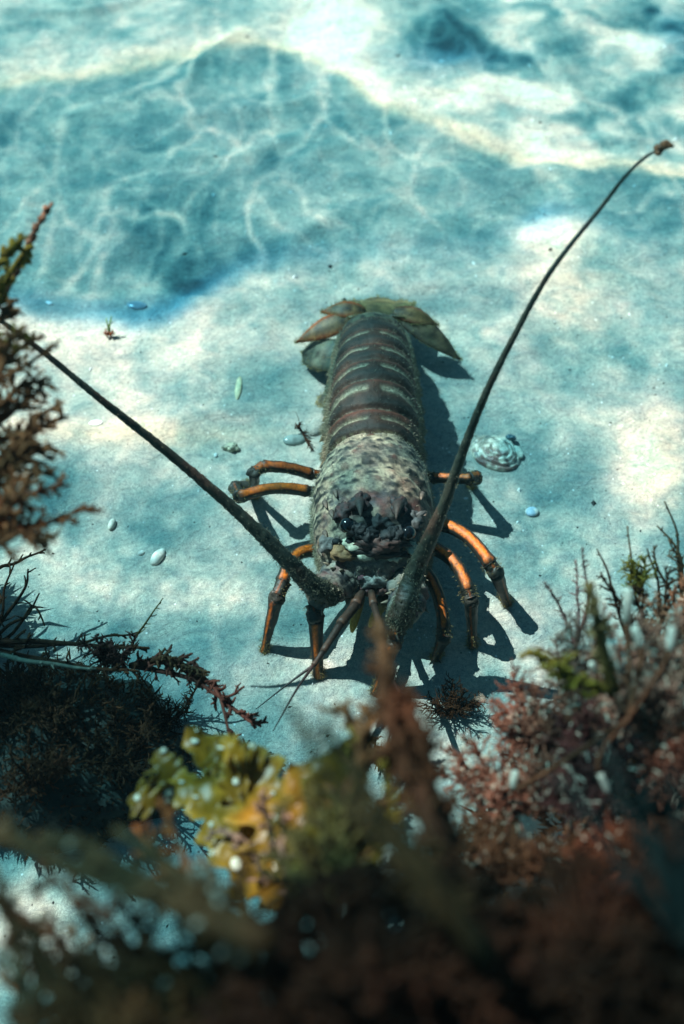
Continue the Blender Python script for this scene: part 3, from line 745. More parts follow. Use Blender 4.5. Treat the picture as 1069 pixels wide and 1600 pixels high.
ANTR = antenna([P(612, 900, .050), P(632, 905, .054), P(640, 935, .058), P(628, 962, .062)], [.0090, .0125, .0125, .0100],
        [P(622, 972, .060), P(632, 945, .074), P(650, 890, .088), P(690, 800, .135), P(722, 710, .175), P(757, 620, .215), P(800, 532, .248), P(860, 425, .285), P(941, 322, .313), P(976, 277, .328), P(1008, 246, .338), P(1040, 229, .346)],
        [37, 36, 29, 19, 14.5, 12, 10, 8, 6.5, 5.8, 5, 3.5], 15, (.20, .075, .03))

# small forked antennules
def antennule(stem, rad, forks):
    root = empty('antennule', stem[0], 'x', 'x'); del root['label']; del root['category']
    root.parent = lobster; root.location = Vector(stem[0]) - lobster.location
    bpy.context.view_layer.update()
    a = MB()
    for i in range(len(stem) - 1):
        pth = spline([stem[i], stem[i + 1]], 8); t = np.linspace(0, 1, 8)
        a.tube(pth, (rad[i] * (1 - t) + rad[i + 1] * t) * (1 + .18 * (t > .85) - .1 * (t < .1)), (.018, .012, .009), (.070, .034, .020), 12)
    a.build('stem', M_ant, root)
    for f in forks:
        b = MB(); pth = spline(f, 30); b.tube(pth, np.linspace(rad[-1] * .75, .0003, 30), (.07, .028, .022), (.025, .02, .02), 8)
        b.build('fork', M_ant, root)
antennule([P(566, 925, .052), P(556, 945, .056), P(532, 975, .060), P(505, 1018, .062), P(490, 1040, .062)], [.0034, .0034, .0028, .0019, .0015],
          [[P(491, 1039, .062), P(455, 1065, .058), P(400, 1108, .05)], [P(489, 1041, .062), P(462, 1080, .07), P(427, 1142, .075)]])
antennule([P(580, 922, .052), P(584, 945, .060), P(596, 985, .075), P(604, 1030, .085), P(612, 1060, .09)], [.0028, .0024, .0019, .0017, .0016],
          [[P(612, 1058, .09), P(618, 1100, .10), P(600, 1180, .10)], [P(612, 1058, .09), P(640, 1110, .11), P(668, 1180, .12)]])

# setae: fine fuzz over carapace edge, tail sides and antenna bases
hair = MB(); HV = []; HC = []
def hairs_on(pts, normals, count, ln, seed, col=(.30, .27, .20), weight=None, lean=(0, -.2, .1)):
    r2 = np.random.default_rng(seed); flat = pts.reshape(-1, 3); nf = normals.reshape(-1, 3)
    if weight is not None:
        w = weight.ravel() / weight.sum(); idx = r2.choice(len(flat), count, p=w)
    else: idx = r2.integers(0, len(flat), count)
    b = flat[idx] + r2.normal(0, .0008, (count, 3)); d = nf[idx] + r2.normal(0, .35, (count, 3)) + np.array(lean)
    d /= np.linalg.norm(d, axis=1, keepdims=True)
    L = ln * r2.uniform(.5, 1.3, count)[:, None]
    sd = np.cross(d, r2.normal(0, 1, (count, 3))); sd /= np.linalg.norm(sd, axis=1, keepdims=True); sd *= .00019
    V = np.stack([b - sd, b + sd, b + d * L], 1)
    c = np.array(col) * r2.uniform(.6, 1.3, (count, 1))
    HV.append(V.reshape(-1, 3)); HC.append(np.repeat(c, 3, 0))
for (ring_, gn_, e_) in BLP:
    hairs_on(ring_, gn_, 700, .0020, 17, (.34, .27, .11), e_, (0, 0, 0))
for (pts_, path_) in LEGP:
    nn_ = pts_ - path_[:, None]; nn_ = nn_ / np.linalg.norm(nn_, axis=2, keepdims=True)
    low_ = np.clip((.022 - pts_[..., 2]) / .02, 0.03, 1) ** 1.5 if pts_[-1, 0, 2] < .006 else .08 + 0 * pts_[..., 2]
    hairs_on(pts_, nn_, 500 if pts_[-1, 0, 2] < .006 else 160, .0018, 7, (.30, .22, .08), low_, (0, 0, -.2))
wc = (smooth(-.6, -.2, np.sin(th))[None] + 0 * yy) * (car * (.10 + sidey) * (1 - mask) * (1 - dark) + ontail * (smooth(1.0, 1.4, aa_) * 1.2 + .04 + 1.0 * gro)) * smooth(-.04, -.02, yy)
hairs_on(BP, nrm, 34000, .0020, 1, (.34, .31, .22), wc)
hairs_on(BP, nrm, 9000, .0036, 2, (.30, .27, .18), wc * smooth(1.2, 1.5, aa_))
for (rt, pts, path, rr, ped) in (ANTL, ANTR):
    nn = pts - path[:, None]; nn = nn / np.linalg.norm(nn, axis=2, keepdims=True)
    hairs_on(pts, nn, 4200, .0014, 3, (.20, .18, .12), (rr[:, None] ** 2.4 + 0 * nn[..., 0]))
    for k in range(3): 
        pv = ped.v[k * 17] if False else None
V = np.concatenate(HV); C_ = np.concatenate(HC)
hair.add(V, [(i, i + 1, i + 2) for i in range(0, len(V), 3)], C_)
ho = hair.build('setae', M_hair, lobster, False); ho['kind'] = 'stuff'

# ------------------------------------------------------------------ rocks
def rock(name, label, c, rad, seed, col, amp=.28, flat=1.0, nn=120, cat='rock'):
    th_ = np.linspace(0, 2 * math.pi, nn, endpoint=False); phi = np.linspace(0.0, math.pi * .62, nn // 2)
    d = np.stack([np.sin(phi)[:, None] * np.cos(th_), np.sin(phi)[:, None] * np.sin(th_), np.cos(phi)[:, None] + 0 * th_], -1)
    p = d * np.array(rad); q = p + np.array(c)
    s = 1.1 / max(rad)
    k = 1 + amp * fbm(q, s * 1.4, 4, seed) + .06 * fbm(q, s * 9, 3, seed + 3)
    k = k / (1.0)
    q = np.array(c) + p * k[..., None]
    cols = np.array(col) * (1 + .6 * fbm(q, 60, 3, seed + 9)[..., None])
    m = MB(); m.grid(q, np.clip(cols, .004, 1), True, False, False)
    o = m.build(name, M_rock); tag(o, label, cat)
    return q
RK1 = rock('reef_boulder', 'low dark boulder buried under brown seaweed beside the sand', (-.185, -.125, -.01), (.085, .062, .055), 3, (.030, .028, .022), .22)
RK2 = rock('reef_boulder', 'tall shadowy reef pillar bearing the brown tufts beside the antenna tip', (-.385, -.035, 0), (.12, .10, .30), 8, (.035, .03, .022), .2)
RK3 = rock('reef_boulder', 'rounded boulder carrying pink and white coralline seaweed', (.215, -.21, 0), (.125, .095, .155), 14, (.035, .026, .022), .2)
RK4 = rock('reef_ledge', 'near dark reef ledge overgrown with blurred blackish seaweed along the bottom edge', (.10, -.56, 0), (.22, .175, .40), 22, (.018, .014, .011), .12, cat='reef')

# ------------------------------------------------------------------ seaweed
PAL = {
    'red': ((.15, .035, .018), (.50, .16, .055)), 'brown': ((.10, .040, .018), (.44, .18, .075)),
    'dark': ((.030, .011, .006), (.12, .046, .020)), 'olive': ((.14, .085, .015), (.50, .31, .045)),
    'pink': ((.22, .065, .04), (.70, .36, .25)), 'maroon': ((.060, .020, .010), (.16, .065, .03)),
    'grey': ((.10, .11, .085), (.24, .25, .20)), 'deep': ((.030, .009, .005), (.095, .027, .012))}
def frond(mb, pts, r0, pal, rs, cap=False, side=10, slen=.02, sub=3, depth=2, tipw=0.0, nseg=16, sides=5, flatn=None, spread=.9, wob=.003, stub=1.0):
    """A branching frond: a main axis through pts with side branches that branch again."""
    c0, c1 = (np.array(x) for x in (PAL[pal] if isinstance(pal, str) else pal))
    path = spline(pts, nseg)
    path = path + wob * np.stack([vnoise(path + 3.3 * k + rs.uniform(0, 9), 60, k) for k in range(3)], -1) * np.linspace(0, 1, nseg)[:, None]
    if cap:
        k_ = int(nseg * .68)
        mb.tube(path[:k_ + 1], np.linspace(r0 * .35, r0 * .8, k_ + 1), c0, c0, sides); mb.tube(path[k_:], r0 * np.array([.8] + [1.0] * (nseg - k_ - 2) + [.6]), c0 * .3 + c1 * .7, c1, 8)
        return
    mb.tube(path, np.linspace(r0, r0 * .35, nseg), c0, c0 * .4 + c1 * .6, sides)
    def br(p, d, L, r_, lev):
        k = 5; q = [p]
        dd = d.copy()
        for i in range(k - 1):
            dd = unit(dd + rs.normal(0, .16, 3)); q.append(q[-1] + dd * L / (k - 1))
        q = np.array(q)
        f = rs.uniform(.4, 1.1)
        tip = c1 * f + c0 * max(0, 1 - f)
        if lev >= depth and rs.random() < tipw: tip = np.array([.85, .72, .56])
        mb.tube(q, np.linspace(r_, r_ * (.55 if lev >= depth else .5), k), c0 * .5 + tip * .5 if lev >= depth else c0, tip, 4 if lev >= depth else 5)
        if lev < depth:
            for s in range(sub):
                a = rs.uniform(.25, .95); i = min(int(a * (k - 1)), k - 2); pp = q[i] + (q[i + 1] - q[i]) * (a * (k - 1) - i)
                e = unit(dd * .8 + rs.normal(0, .75, 3)); br(pp, e, L * rs.uniform(.3, .6), r_ * .7, lev + 1)
    T_ = np.gradient(path, axis=0)
    for s in range(side):
        a = .12 + .88 * (s + rs.uniform(0, 1)) / side; i = min(int(a * (nseg - 1)), nseg - 2)
        t_ = unit(T_[i]); o_ = rs.normal(0, 1, 3)
        if flatn is not None: o_ = o_ - flatn * (o_ @ flatn) * .8
        o_ = unit(o_ - t_ * (o_ @ t_))
        br(path[i], unit(o_ * spread + t_ * .75), slen * rs.uniform(.55, 1.2) * (1.15 - .6 * a), r0 * .5 * stub, 1)

NA = [0]
def alga(name, label, base, fronds, cat='seaweed', group=None, mat=None):
    """fronds: list of dicts(pts=[...], r, pal, ...). Each frond is its own part."""
    NA[0] += 1
    root = empty(name, base, label, cat, group)
    for i, fd in enumerate(fronds):
        rs = np.random.default_rng(NA[0] * 100 + i)
        m = MB(); pts = [np.asarray(base, float)] + [np.asarray(p, float) for p in fd['pts']]
        kw = {k: v for k, v in fd.items() if k not in ('pts', 'r', 'pal')}
        frond(m, pts, fd['r'], fd['pal'], rs, **kw)
        m.build('frond', mat or M_alga, root)
    return root

G_L = 'brown tufts along the reef pillar'
# sprig reaching highest, beside the left antenna
alga('red_seaweed', 'slender sprig with olive lump and pink brown tip, reaching highest of the tufts', Q(-60, 560, .56), [
    dict(pts=[Q(-15, 500, .56), Q(15, 430, .56), Q(40, 385, .56)], r=.0026, pal='olive', side=22, slen=.010, sub=3, stub=1.3),
    dict(pts=[Q(-20, 500, .56), Q(25, 420, .57), Q(52, 365, .57), Q(80, 316, .57)], r=.0024, pal=((.22, .09, .05), (.50, .24, .15)), side=30, slen=.0055, sub=2, stub=1.8),
    dict(pts=[Q(-30, 480, .55), Q(5, 400, .55), Q(28, 375, .55)], r=.0026, pal='olive', side=24, slen=.009, sub=3, stub=1.5),
    dict(pts=[Q(-30, 540, .55), Q(5, 490, .55), Q(18, 470, .55)], r=.0024, pal='brown', side=16, slen=.010, sub=3)], group=G_L)
alga('brown_seaweed', 'bushy brown tuft crossed by the thin end of an antenna', Q(-90, 660, .54), [
    dict(pts=[Q(-20, 590, .54), Q(30, 545, .54), Q(70, 525, .54)], r=.0022, pal='brown', side=16, slen=.014),
    dict(pts=[Q(-10, 600, .53), Q(40, 575, .53), Q(95, 530, .53)], r=.0018, pal='brown', side=12, slen=.008),
    dict(pts=[Q(-10, 640, .53), Q(40, 600, .53), Q(85, 602, .53)], r=.0022, pal='brown', side=16, slen=.013),
    dict(pts=[Q(-20, 620, .52), Q(10, 560, .52), Q(30, 530, .52)], r=.0024, pal='brown', side=18, slen=.014),
    dict(pts=[Q(-20, 560, .53), Q(20, 530, .53), Q(42, 525, .53)], r=.0024, pal='olive', side=12, slen=.008),
    dict(pts=[Q(-10, 660, .54), Q(30, 635, .54), Q(60, 610, .54)], r=.0022, pal='brown', side=18, slen=.014)], group=G_L)
alga('brown_seaweed', 'tangled brown tuft with curled finger tips just under the antenna', Q(-90, 780, .53), [
    dict(pts=[Q(-10, 720, .53), Q(50, 660, .53), Q(100, 625, .53)], r=.0022, pal='brown', side=14, slen=.010, stub=1.3),
    dict(pts=[Q(0, 720, .53), Q(50, 680, .53), Q(104, 650, .53)], r=.0024, pal='brown', side=14, slen=.009, stub=1.3),
    dict(pts=[Q(-20, 700, .52), Q(30, 680, .52), Q(60, 655, .52)], r=.0026, pal='brown', side=22, slen=.014),
    dict(pts=[Q(-20, 760, .52), Q(40, 720, .52), Q(80, 700, .52)], r=.0026, pal='brown', side=22, slen=.014),
    dict(pts=[Q(-20, 740, .51), Q(20, 715, .51), Q(50, 700, .51)], r=.0026, pal='brown', side=24, slen=.015),
    dict(pts=[Q(-10, 760, .52), Q(40, 745, .52), Q(92, 735, .52)], r=.0022, pal='brown', side=16, slen=.009)], group=G_L)
alga('red_seaweed', 'rust red branching tuft pointing at the small snail shell', Q(-80, 860, .50), [
    dict(pts=[Q(0, 800, .50), Q(60, 770, .50), Q(115, 760, .50)], r=.0020, pal='red', side=11, slen=.012, stub=1.2),
    dict(pts=[Q(0, 830, .50), Q(70, 815, .50), Q(150, 788, .50)], r=.0022, pal='red', side=14, slen=.014, stub=1.2),
    dict(pts=[Q(0, 800, .49), Q(30, 770, .49), Q(60, 745, .49)], r=.0022, pal='brown', side=16, slen=.014),
    dict(pts=[Q(0, 850, .49), Q(40, 830, .49), Q(75, 845, .49)], r=.0022, pal='brown', side=18, slen=.014),
    dict(pts=[Q(-10, 850, .50), Q(20, 815, .50), Q(45, 790, .50)], r=.0022, pal='red', side=18, slen=.014)], group=G_L)
alga('dark_seaweed', 'thin bare black twigs forking over pale sand', P(-30, 1020, .03), [
    dict(pts=[P(10, 960, .05), P(40, 920, .07), P(48, 885, .08)], r=.0016, pal='dark', side=5, slen=.012, depth=1),
    dict(pts=[P(20, 990, .05), P(50, 945, .07), P(70, 975, .07)], r=.0015, pal='dark', side=4, slen=.010, depth=1),
    dict(pts=[P(0, 970, .05), P(10, 920, .06), P(20, 875, .07)], r=.0015, pal='dark', side=4, slen=.012, depth=1),
    dict(pts=[P(10, 980, .06), P(40, 960, .08), P(62, 925, .09)], r=.0015, pal='dark', side=4, slen=.012, depth=1),
    dict(pts=[P(-10, 900, .06), P(25, 880, .06), P(70, 855, .06)], r=.0018, pal='dark', side=7, slen=.008, depth=1)])

# dark heap on the low boulder
G_H = 'dark seaweeds heaped on the low boulder'
rsn = np.random.default_rng(5)
def heap(label, cx_, cy_, rx, ry, zb, n, pal, up_=.03, r_=.0016, name='dark_seaweed', group=None, side=14, slen=.012, spread=26, **kw):
    b = P(cx_, cy_ + 30, max(zb - .02, 0)); fr = []
    for i in range(n):
        px = cx_ + rsn.uniform(-rx, rx); py = cy_ + rsn.uniform(-ry, ry)
        a = P(cx_ + (px - cx_) * .6, cy_ + (py - cy_) * .6 + 20, zb); t = P(px, py, zb + up_ * rsn.uniform(.5, 1.2)) + np.array([0, 0, .0])
        fr.append(dict(pts=[a, t], r=r_, pal=pal if isinstance(pal, str) or isinstance(pal[0], tuple) else pal[i % len(pal)], side=side, slen=slen, **kw))
    return alga(name, label, b, fr, group=group)
heap('dense black tuft at the foot of the reef pillar', 40, 1080, 80, 60, .05, 11, 'dark', group=G_H)
heap('broad black tuft filling the shade between boulder and reef', 60, 1190, 90, 50, .06, 12, ((.045, .014, .007), (.17, .052, .022)), group=G_H)
heap('dark tuft with feathery sprays above the yellow kelp', 190, 1150, 75, 60, .04, 12, 'dark', group=G_H)
heap('short dark sprays fringing bare sand beside the yellow kelp', 265, 1100, 55, 55, .012, 9, 'dark', .02, .0011, group=G_H, slen=.010)
heap('soft dusky red plume topping the dark heap', 180, 1005, 50, 22, .065, 9, ((.05, .018, .014), (.16, .055, .042)), .02, .0014, name='red_seaweed', side=20, slen=.010)
alga('dark_seaweed', 'long black stems lying flat over the dark heap', P(-60, 1005, .07), [
    dict(pts=[P(40, 1003, .07), P(140, 1008, .075), P(235, 1012, .08)], r=.0024, pal='dark', side=12, slen=.010),
    dict(pts=[P(30, 1030, .08), P(110, 1040, .08), P(150, 1046, .08)], r=.0020, pal='grey', side=4, slen=.006),
    dict(pts=[P(60, 1030, .07), P(160, 1045, .075), P(220, 1050, .08)], r=.0022, pal='dark', side=16, slen=.012),
    dict(pts=[P(60, 1010, .06), P(150, 1000, .06), P(215, 985, .07)], r=.0016, pal='dark', side=8, slen=.010)])
alga('brown_seaweed', 'single thin olive twig standing up from the dark heap', P(190, 1040, .05), [
    dict(pts=[P(215, 990, .07), P(235, 960, .085), P(252, 935, .095)], r=.0010, pal=((.10, .07, .02), (.25, .17, .06)), side=8, slen=.006, depth=1)])
alga('red_seaweed', 'long rusty branch stretching from dark heap towards the forked antennule', P(205, 1040, .05), [
    dict(pts=[P(265, 1030, .075), P(320, 1060, .08), P(365, 1110, .085), P(410, 1130, .09)], r=.0024, pal=((.09, .024, .018), (.30, .085, .055)), side=26, slen=.012, sub=4, stub=1.25),
    dict(pts=[P(265, 1035, .075), P(300, 1052, .08), P(335, 1085, .085), P(365, 1160, .085)], r=.0022, pal=((.09, .024, .018), (.28, .08, .05)), side=20, slen=.011, sub=3, stub=1.2),
    dict(pts=[P(255, 1030, .08), P(285, 1040, .085), P(330, 1048, .09)], r=.0022, pal=((.08, .03, .015), (.22, .10, .045)), side=22, slen=.010, sub=3),
    dict(pts=[P(300, 1060, .08), P(350, 1088, .085), P(385, 1068, .09)], r=.0018, pal=((.09, .024, .018), (.28, .08, .05)), side=10, slen=.008)])

# yellow kelp blade, pitted and dotted with white crusts
def kelp_blade(mb, pts, width, seed, nu=60, nv=26, col=(.36, .27, .02), thick=.0016, nrm_=None, ragged=.6, spots=0, sm=None):
    path = spline(pts, nu); t = np.linspace(0, 1, nu)
    T_ = np.gradient(path, axis=0); T_ /= np.linalg.norm(T_, axis=1, keepdims=True)
    nv_ = unit(np.array([0, -.3, 1.0]) if nrm_ is None else nrm_)
    sd = np.cross(T_, nv_); sd /= np.linalg.norm(sd, axis=1, keepdims=True); nn = np.cross(sd, T_)
    v = np.linspace(-1, 1, nv)
    wl_ = width * (1 + ragged * np.array([fbm(np.array([[a * 13, seed, 0.]]), 1, 3, seed)[0] for a in t])) * np.interp(t, [0, .1, .5, .8, .94, 1], [.3, .8, 1, .75, .4, .04])
    wr_ = width * (1 + ragged * np.array([fbm(np.array([[a * 13, seed + 5., 3.]]), 1, 3, seed)[0] for a in t])) * np.interp(t, [0, .1, .5, .8, .94, 1], [.3, .8, 1, .75, .4, .04])
    off_ = np.where(v < 0, wl_[:, None] * v, wr_[:, None] * v)
    ruff = width * .22 * np.abs(v) ** 2 * np.sin(t[:, None] * 21 + np.sign(v) * 1.3 + seed)
    top = path[:, None] + sd[:, None] * off_[..., None] + nn[:, None] * ruff[..., None]
    top = top + nn[:, None] * (.0016 * fbm(top, 90, 3, seed))[..., None]
    bot = top - nn[:, None] * thick
    ring = np.concatenate([top, bot[:, ::-1]], 1)
    c = np.array(col) * (1 + .35 * fbm(ring, 50, 3, seed + 2)[..., None])
    c = mixc(c, np.array([.20, .10, .010]), smooth(.0, .6, fbm(ring, 25, 2, seed + 4)) * .6)
    c = mixc(c, np.array([.62, .45, .10]), np.concatenate([np.abs(v), np.abs(v[::-1])])[None] ** 8 * .6 + 0 * t[:, None])
    mb.grid(ring, np.clip(c, .004, 1), True, True, True)
    return top, nn
kb = Q(430, 1420, .50)
kelp = empty('yellow_kelp', kb, 'mustard yellow kelp blade with ragged edges and crusty white dots', 'kelp')
spots = MB(); rk = np.random.default_rng(3)
KB = [([Q(430, 1420, .50), Q(395, 1320, .51), Q(350, 1220, .53), Q(290, 1138, .54)], .014, (.40, .205, .016)),
      ([Q(400, 1400, .49), Q(350, 1300, .50), Q(300, 1230, .51), Q(240, 1190, .52)], .009, (.44, .24, .02)),
      ([Q(450, 1420, .48), Q(430, 1300, .49), Q(400, 1220, .51), Q(350, 1165, .53)], .015, (.37, .19, .015)),
      ([Q(480, 1420, .45), Q(480, 1320, .45), Q(480, 1250, .46), Q(455, 1190, .47)], .012, (.30, .165, .012)),
      ([Q(510, 1440, .43), Q(515, 1320, .43), Q(520, 1240, .43), Q(548, 1150, .43)], .010, (.27, .15, .012))]
for k in range(12):
    a = rk.uniform(0, 1); cx_ = 260 + 150 * a + rk.normal(0, 12); cy_ = 1175 + 110 * rk.uniform(0, 1) * (1 - .2 * a); an = rk.uniform(2.0, 4.6); L = rk.uniform(38, 62); dd = .50 + rk.uniform(0, .02)
    KB.append(([Q(cx_, cy_, dd), Q(cx_ + L * .5 * math.cos(an) - 4, cy_ + L * .5 * math.sin(an) * .8 - 10, dd), Q(cx_ + L * math.cos(an), cy_ + L * math.sin(an) * .9 - 8, dd + .004)], rk.uniform(.005, .0095), tuple(np.array([.42, .225, .018]) * rk.uniform(.6, 1.25))))
for i, (pp, w, cl) in enumerate(KB):
    mb = MB(); small = i > 4
    top, nn = kelp_blade(mb, pp, w, 10 + i, nu=26 if small else 60, nv=12 if small else 26, col=cl, thick=.0012); mb.build('blade', M_blade, kelp)
    if i in (3, 4): continue
    for k in range(1 if small else 11):
        a, b_ = rk.integers(4, len(top) - 1), rk.integers(1, top.shape[1] - 1)
        p = top[a, b_] + nn[a] * .0006; s = .0005 + .0014 * rk.uniform(0, 1) ** 2
        lump(spots, p, (s * rk.uniform(.8, 2.6), s * rk.uniform(.8, 2.2), s * .5), (.66, .62, .48), k, .7, 300, 8)
so = spots.build('white_crust', M_pebble, kelp); so['kind'] = 'stuff'
for i, pp in enumerate(([Q(430, 1420, .50), Q(420, 1300, .48), Q(410, 1240, .48)], [Q(440, 1420, .49), Q(390, 1330, .49), Q(330, 1290, .5)], [Q(460, 1430, .45), Q(445, 1330, .45), Q(440, 1260, .46)])):
    mb = MB(); frond(mb, pp, .0022, ((.20, .11, .07), (.48, .30, .22)), rk, side=14, slen=.008); mb.build('frond', M_alga, kelp)

# near blurred brown spike and straps in the middle
alga('brown_seaweed', 'tall blurred dark maroon spike rising before the antennule', Q(720, 1420, .36), [
    dict(pts=[Q(690, 1300, .37), Q(640, 1180, .38), Q(610, 1080, .39), Q(592, 965, .40)], r=.0052, pal=((.070, .026, .014), (.27, .14, .065)), side=70, slen=.010, sub=3, stub=.4),
    dict(pts=[Q(680, 1300, .36), Q(635, 1200, .37), Q(605, 1110, .38), Q(598, 1030, .385)], r=.0055, pal=((.050, .018, .010), (.17, .075, .035)), side=60, slen=.011, sub=3, stub=.4),
    dict(pts=[Q(700, 1330, .36), Q(668, 1240, .37), Q(650, 1170, .37), Q(628, 1090, .375)], r=.0055, pal='maroon', side=60, slen=.011, sub=3, stub=.4),
    dict(pts=[Q(690, 1320, .37), Q(640, 1240, .38), Q(600, 1180, .38)], r=.0045, pal='maroon', side=40, slen=.012, sub=3, stub=.4)])
alga('brown_seaweed', 'out of focus dusky brown frond leaning beside the maroon spike', Q(760, 1500, .26), [
    dict(pts=[Q(650, 1330, .27), Q(560, 1220, .28), Q(500, 1130, .29)], r=.0030, pal=((.06, .03, .012), (.18, .09, .035)), side=26, slen=.008, stub=.5),
    dict(pts=[Q(640, 1350, .26), Q(540, 1250, .27), Q(455, 1115, .29)], r=.0026, pal=((.06, .03, .012), (.20, .10, .04)), side=26, slen=.007, stub=.5)])
alga('brown_seaweed', 'blurred tan tuft between yellow kelp and maroon spike', Q(560, 1420, .38), [
    dict(pts=[Q(545, 1250, .40), Q(560, 1160, .42), Q(520, 1100, .43)], r=.0028, pal='brown', side=18, slen=.014),
    dict(pts=[Q(560, 1260, .40), Q(580, 1170, .42), Q(570, 1090, .43)], r=.0028, pal='brown', side=18, slen=.012),
    dict(pts=[Q(600, 1290, .40), Q(600, 1200, .42), Q(545, 1120, .43)], r=.0026, pal='olive', side=16, slen=.012)])

# pink coralline masses on the boulder
G_C = 'coralline seaweeds on the rounded boulder'
def coral(label, bx, by, bd, targets, pal='pink', tipw=.12, r_=.0013, side=34, slen=.015, name='coralline_seaweed', sub=5, **kw):
    fr = []
    for (tx, ty, td) in targets:
        fr.append(dict(pts=[Q(bx * .5 + tx * .5, by * .5 + ty * .5 + 8, (bd + td) / 2), Q(tx, ty, td)], r=r_, pal=pal, side=side, slen=slen, sub=sub, tipw=tipw, **kw))
    return alga(name, label, Q(bx, by, bd), fr, group=G_C, cat='seaweed')
dkp = ((.13, .035, .022), (.46, .17, .105))
coral('pink coralline tuft standing nearest the lobster leg tips', 900, 1130, .56, [(870, 985, .55), (905, 960, .55), (935, 985, .55), (960, 950, .54), (990, 985, .53), (885, 1030, .54), (940, 1030, .52), (1000, 1030, .52)])
coral('pale pink coralline tuft with long white finger tips', 1000, 1150, .52, [(965, 1010, .50), (1000, 960, .50), (1040, 1000, .50), (1070, 960, .51), (1020, 1060, .49), (975, 1080, .49), (1060, 1070, .48)], tipw=.22)
coral('russet coralline tuft overhanging the sandy gap', 860, 1180, .56, [(800, 1050, .56), (775, 1090, .56), (830, 1070, .55), (800, 1120, .55), (850, 1100, .54), (775, 1140, .56), (840, 1140, .54)], pal=dkp, tipw=.12)
coral('low russet tuft with scattered white bits above the sandy gap', 820, 1270, .54, [(700, 1170, .56), (740, 1160, .56), (790, 1180, .55), (730, 1210, .55), (690, 1200, .55), (780, 1230, .53), (840, 1200, .53), (880, 1190, .52)], pal=dkp, tipw=.18)
coral('deep maroon tuft in the heart of the boulder growth', 920, 1260, .50, [(880, 1120, .52), (920, 1100, .51), (960, 1130, .50), (900, 1170, .50), (950, 1180, .49), (990, 1150, .49), (860, 1230, .50), (930, 1230, .48)], pal=((.05, .012, .012), (.17, .06, .05)), tipw=.07)
coral('dusky tuft at the outer end of the boulder growth', 1080, 1250, .48, [(1030, 1110, .49), (1070, 1090, .49), (1050, 1160, .47), (1010, 1190, .47), (1080, 1180, .46)], pal=((.07, .018, .012), (.26, .085, .05)), tipw=.06)
coral('dim brown tuft hanging under the white bits', 800, 1380, .48, [(720, 1260, .52), (760, 1290, .51), (700, 1310, .50), (800, 1300, .50), (850, 1310, .48), (740, 1350, .48), (900, 1300, .47)], pal=((.07, .022, .010), (.24, .085, .04)), tipw=.07)
coral('dim maroon tuft sloping down to the near ledge', 960, 1400, .44, [(900, 1320, .45), (950, 1280, .45), (1000, 1300, .44), (1050, 1290, .43), (930, 1360, .43), (1020, 1360, .42)], pal=((.06, .016, .008), (.20, .055, .025)), tipw=.05)
coral('brown pink tuft filling the outer edge of the boulder growth', 1110, 1080, .58, [(1020, 980, .59), (1050, 930, .60), (1075, 900, .60), (1010, 940, .60), (1060, 990, .58), (1035, 1030, .57), (1085, 1040, .57)], pal=((.12, .045, .025), (.42, .20, .11)), tipw=.05)
coral('ruddy tuft squeezed between pale pink and deep maroon tufts', 960, 1150, .54, [(900, 1075, .54), (940, 1090, .53), (975, 1040, .53), (1010, 1110, .52), (1040, 1080, .51), (860, 1120, .54)], pal=((.14, .035, .02), (.50, .19, .11)), tipw=.08)
# thin twigs rising behind the coralline growth
alga('brown_seaweed', 'tall bare brown twigs curving above the pink coralline tufts', Q(1075, 1000, .66), [
    dict(pts=[Q(1062, 900, .66), Q(1060, 840, .66), Q(1036, 788, .66)], r=.0013, pal=((.07, .035, .02), (.22, .13, .07)), side=12, slen=.004, depth=1, stub=1),
    dict(pts=[Q(1065, 900, .66), Q(1060, 860, .66), Q(1033, 818, .66)], r=.0014, pal=((.07, .035, .02), (.22, .13, .07)), side=12, slen=.004, depth=1, stub=1),
    dict(pts=[Q(1050, 930, .65), Q(1030, 890, .65), Q(1018, 850, .65)], r=.0013, pal=((.06, .03, .02), (.2, .12, .07)), side=12, slen=.005, depth=1),
    dict(pts=[Q(1070, 950, .65), Q(1062, 890, .65), Q(1045, 845, .64)], r=.0012, pal='brown', side=16, slen=.010)])
alga('brown_seaweed', 'cluster of slim dark twigs beside the olive tuft', Q(1000, 1040, .64), [
    dict(pts=[Q(985, 960, .64), Q(983, 900, .64), Q(980, 822, .64)], r=.0012, pal='brown', side=8, slen=.004, depth=1),
    dict(pts=[Q(970, 970, .64), Q(950, 905, .64), Q(932, 862, .64)], r=.0012, pal='dark', side=8, slen=.004, depth=1),
    dict(pts=[Q(1030, 980, .64), Q(1025, 920, .64), Q(1022, 855, .64)], r=.0014, pal='dark', side=14, slen=.006, depth=1),
    dict(pts=[Q(1030, 980, .63), Q(1040, 930, .63), Q(1050, 885, .63)], r=.0014, pal='dark', side=20, slen=.012),
    dict(pts=[Q(980, 970, .63), Q(965, 930, .63), Q(940, 895, .63)], r=.0014, pal='dark', side=16, slen=.010),
    dict(pts=[Q(1010, 990, .63), Q(1000, 950, .63), Q(1010, 920, .63)], r=.0015, pal='dark', side=24, slen=.013)])
alga('olive_seaweed', 'small olive yellow tuft among the slim dark twigs', Q(1000, 930, .64), [
    dict(pts=[Q(995, 900, .64), Q(985, 880, .64)], r=.0013, pal='olive', side=22, slen=.009),
    dict(pts=[Q(1005, 900, .64), Q(1008, 870, .64)], r=.0013, pal='olive', side=20, slen=.009),
    dict(pts=[Q(990, 910, .64), Q(1000, 890, .64)], r=.0013, pal=((.16, .13, .03), (.5, .4, .10)), side=20, slen=.008)])
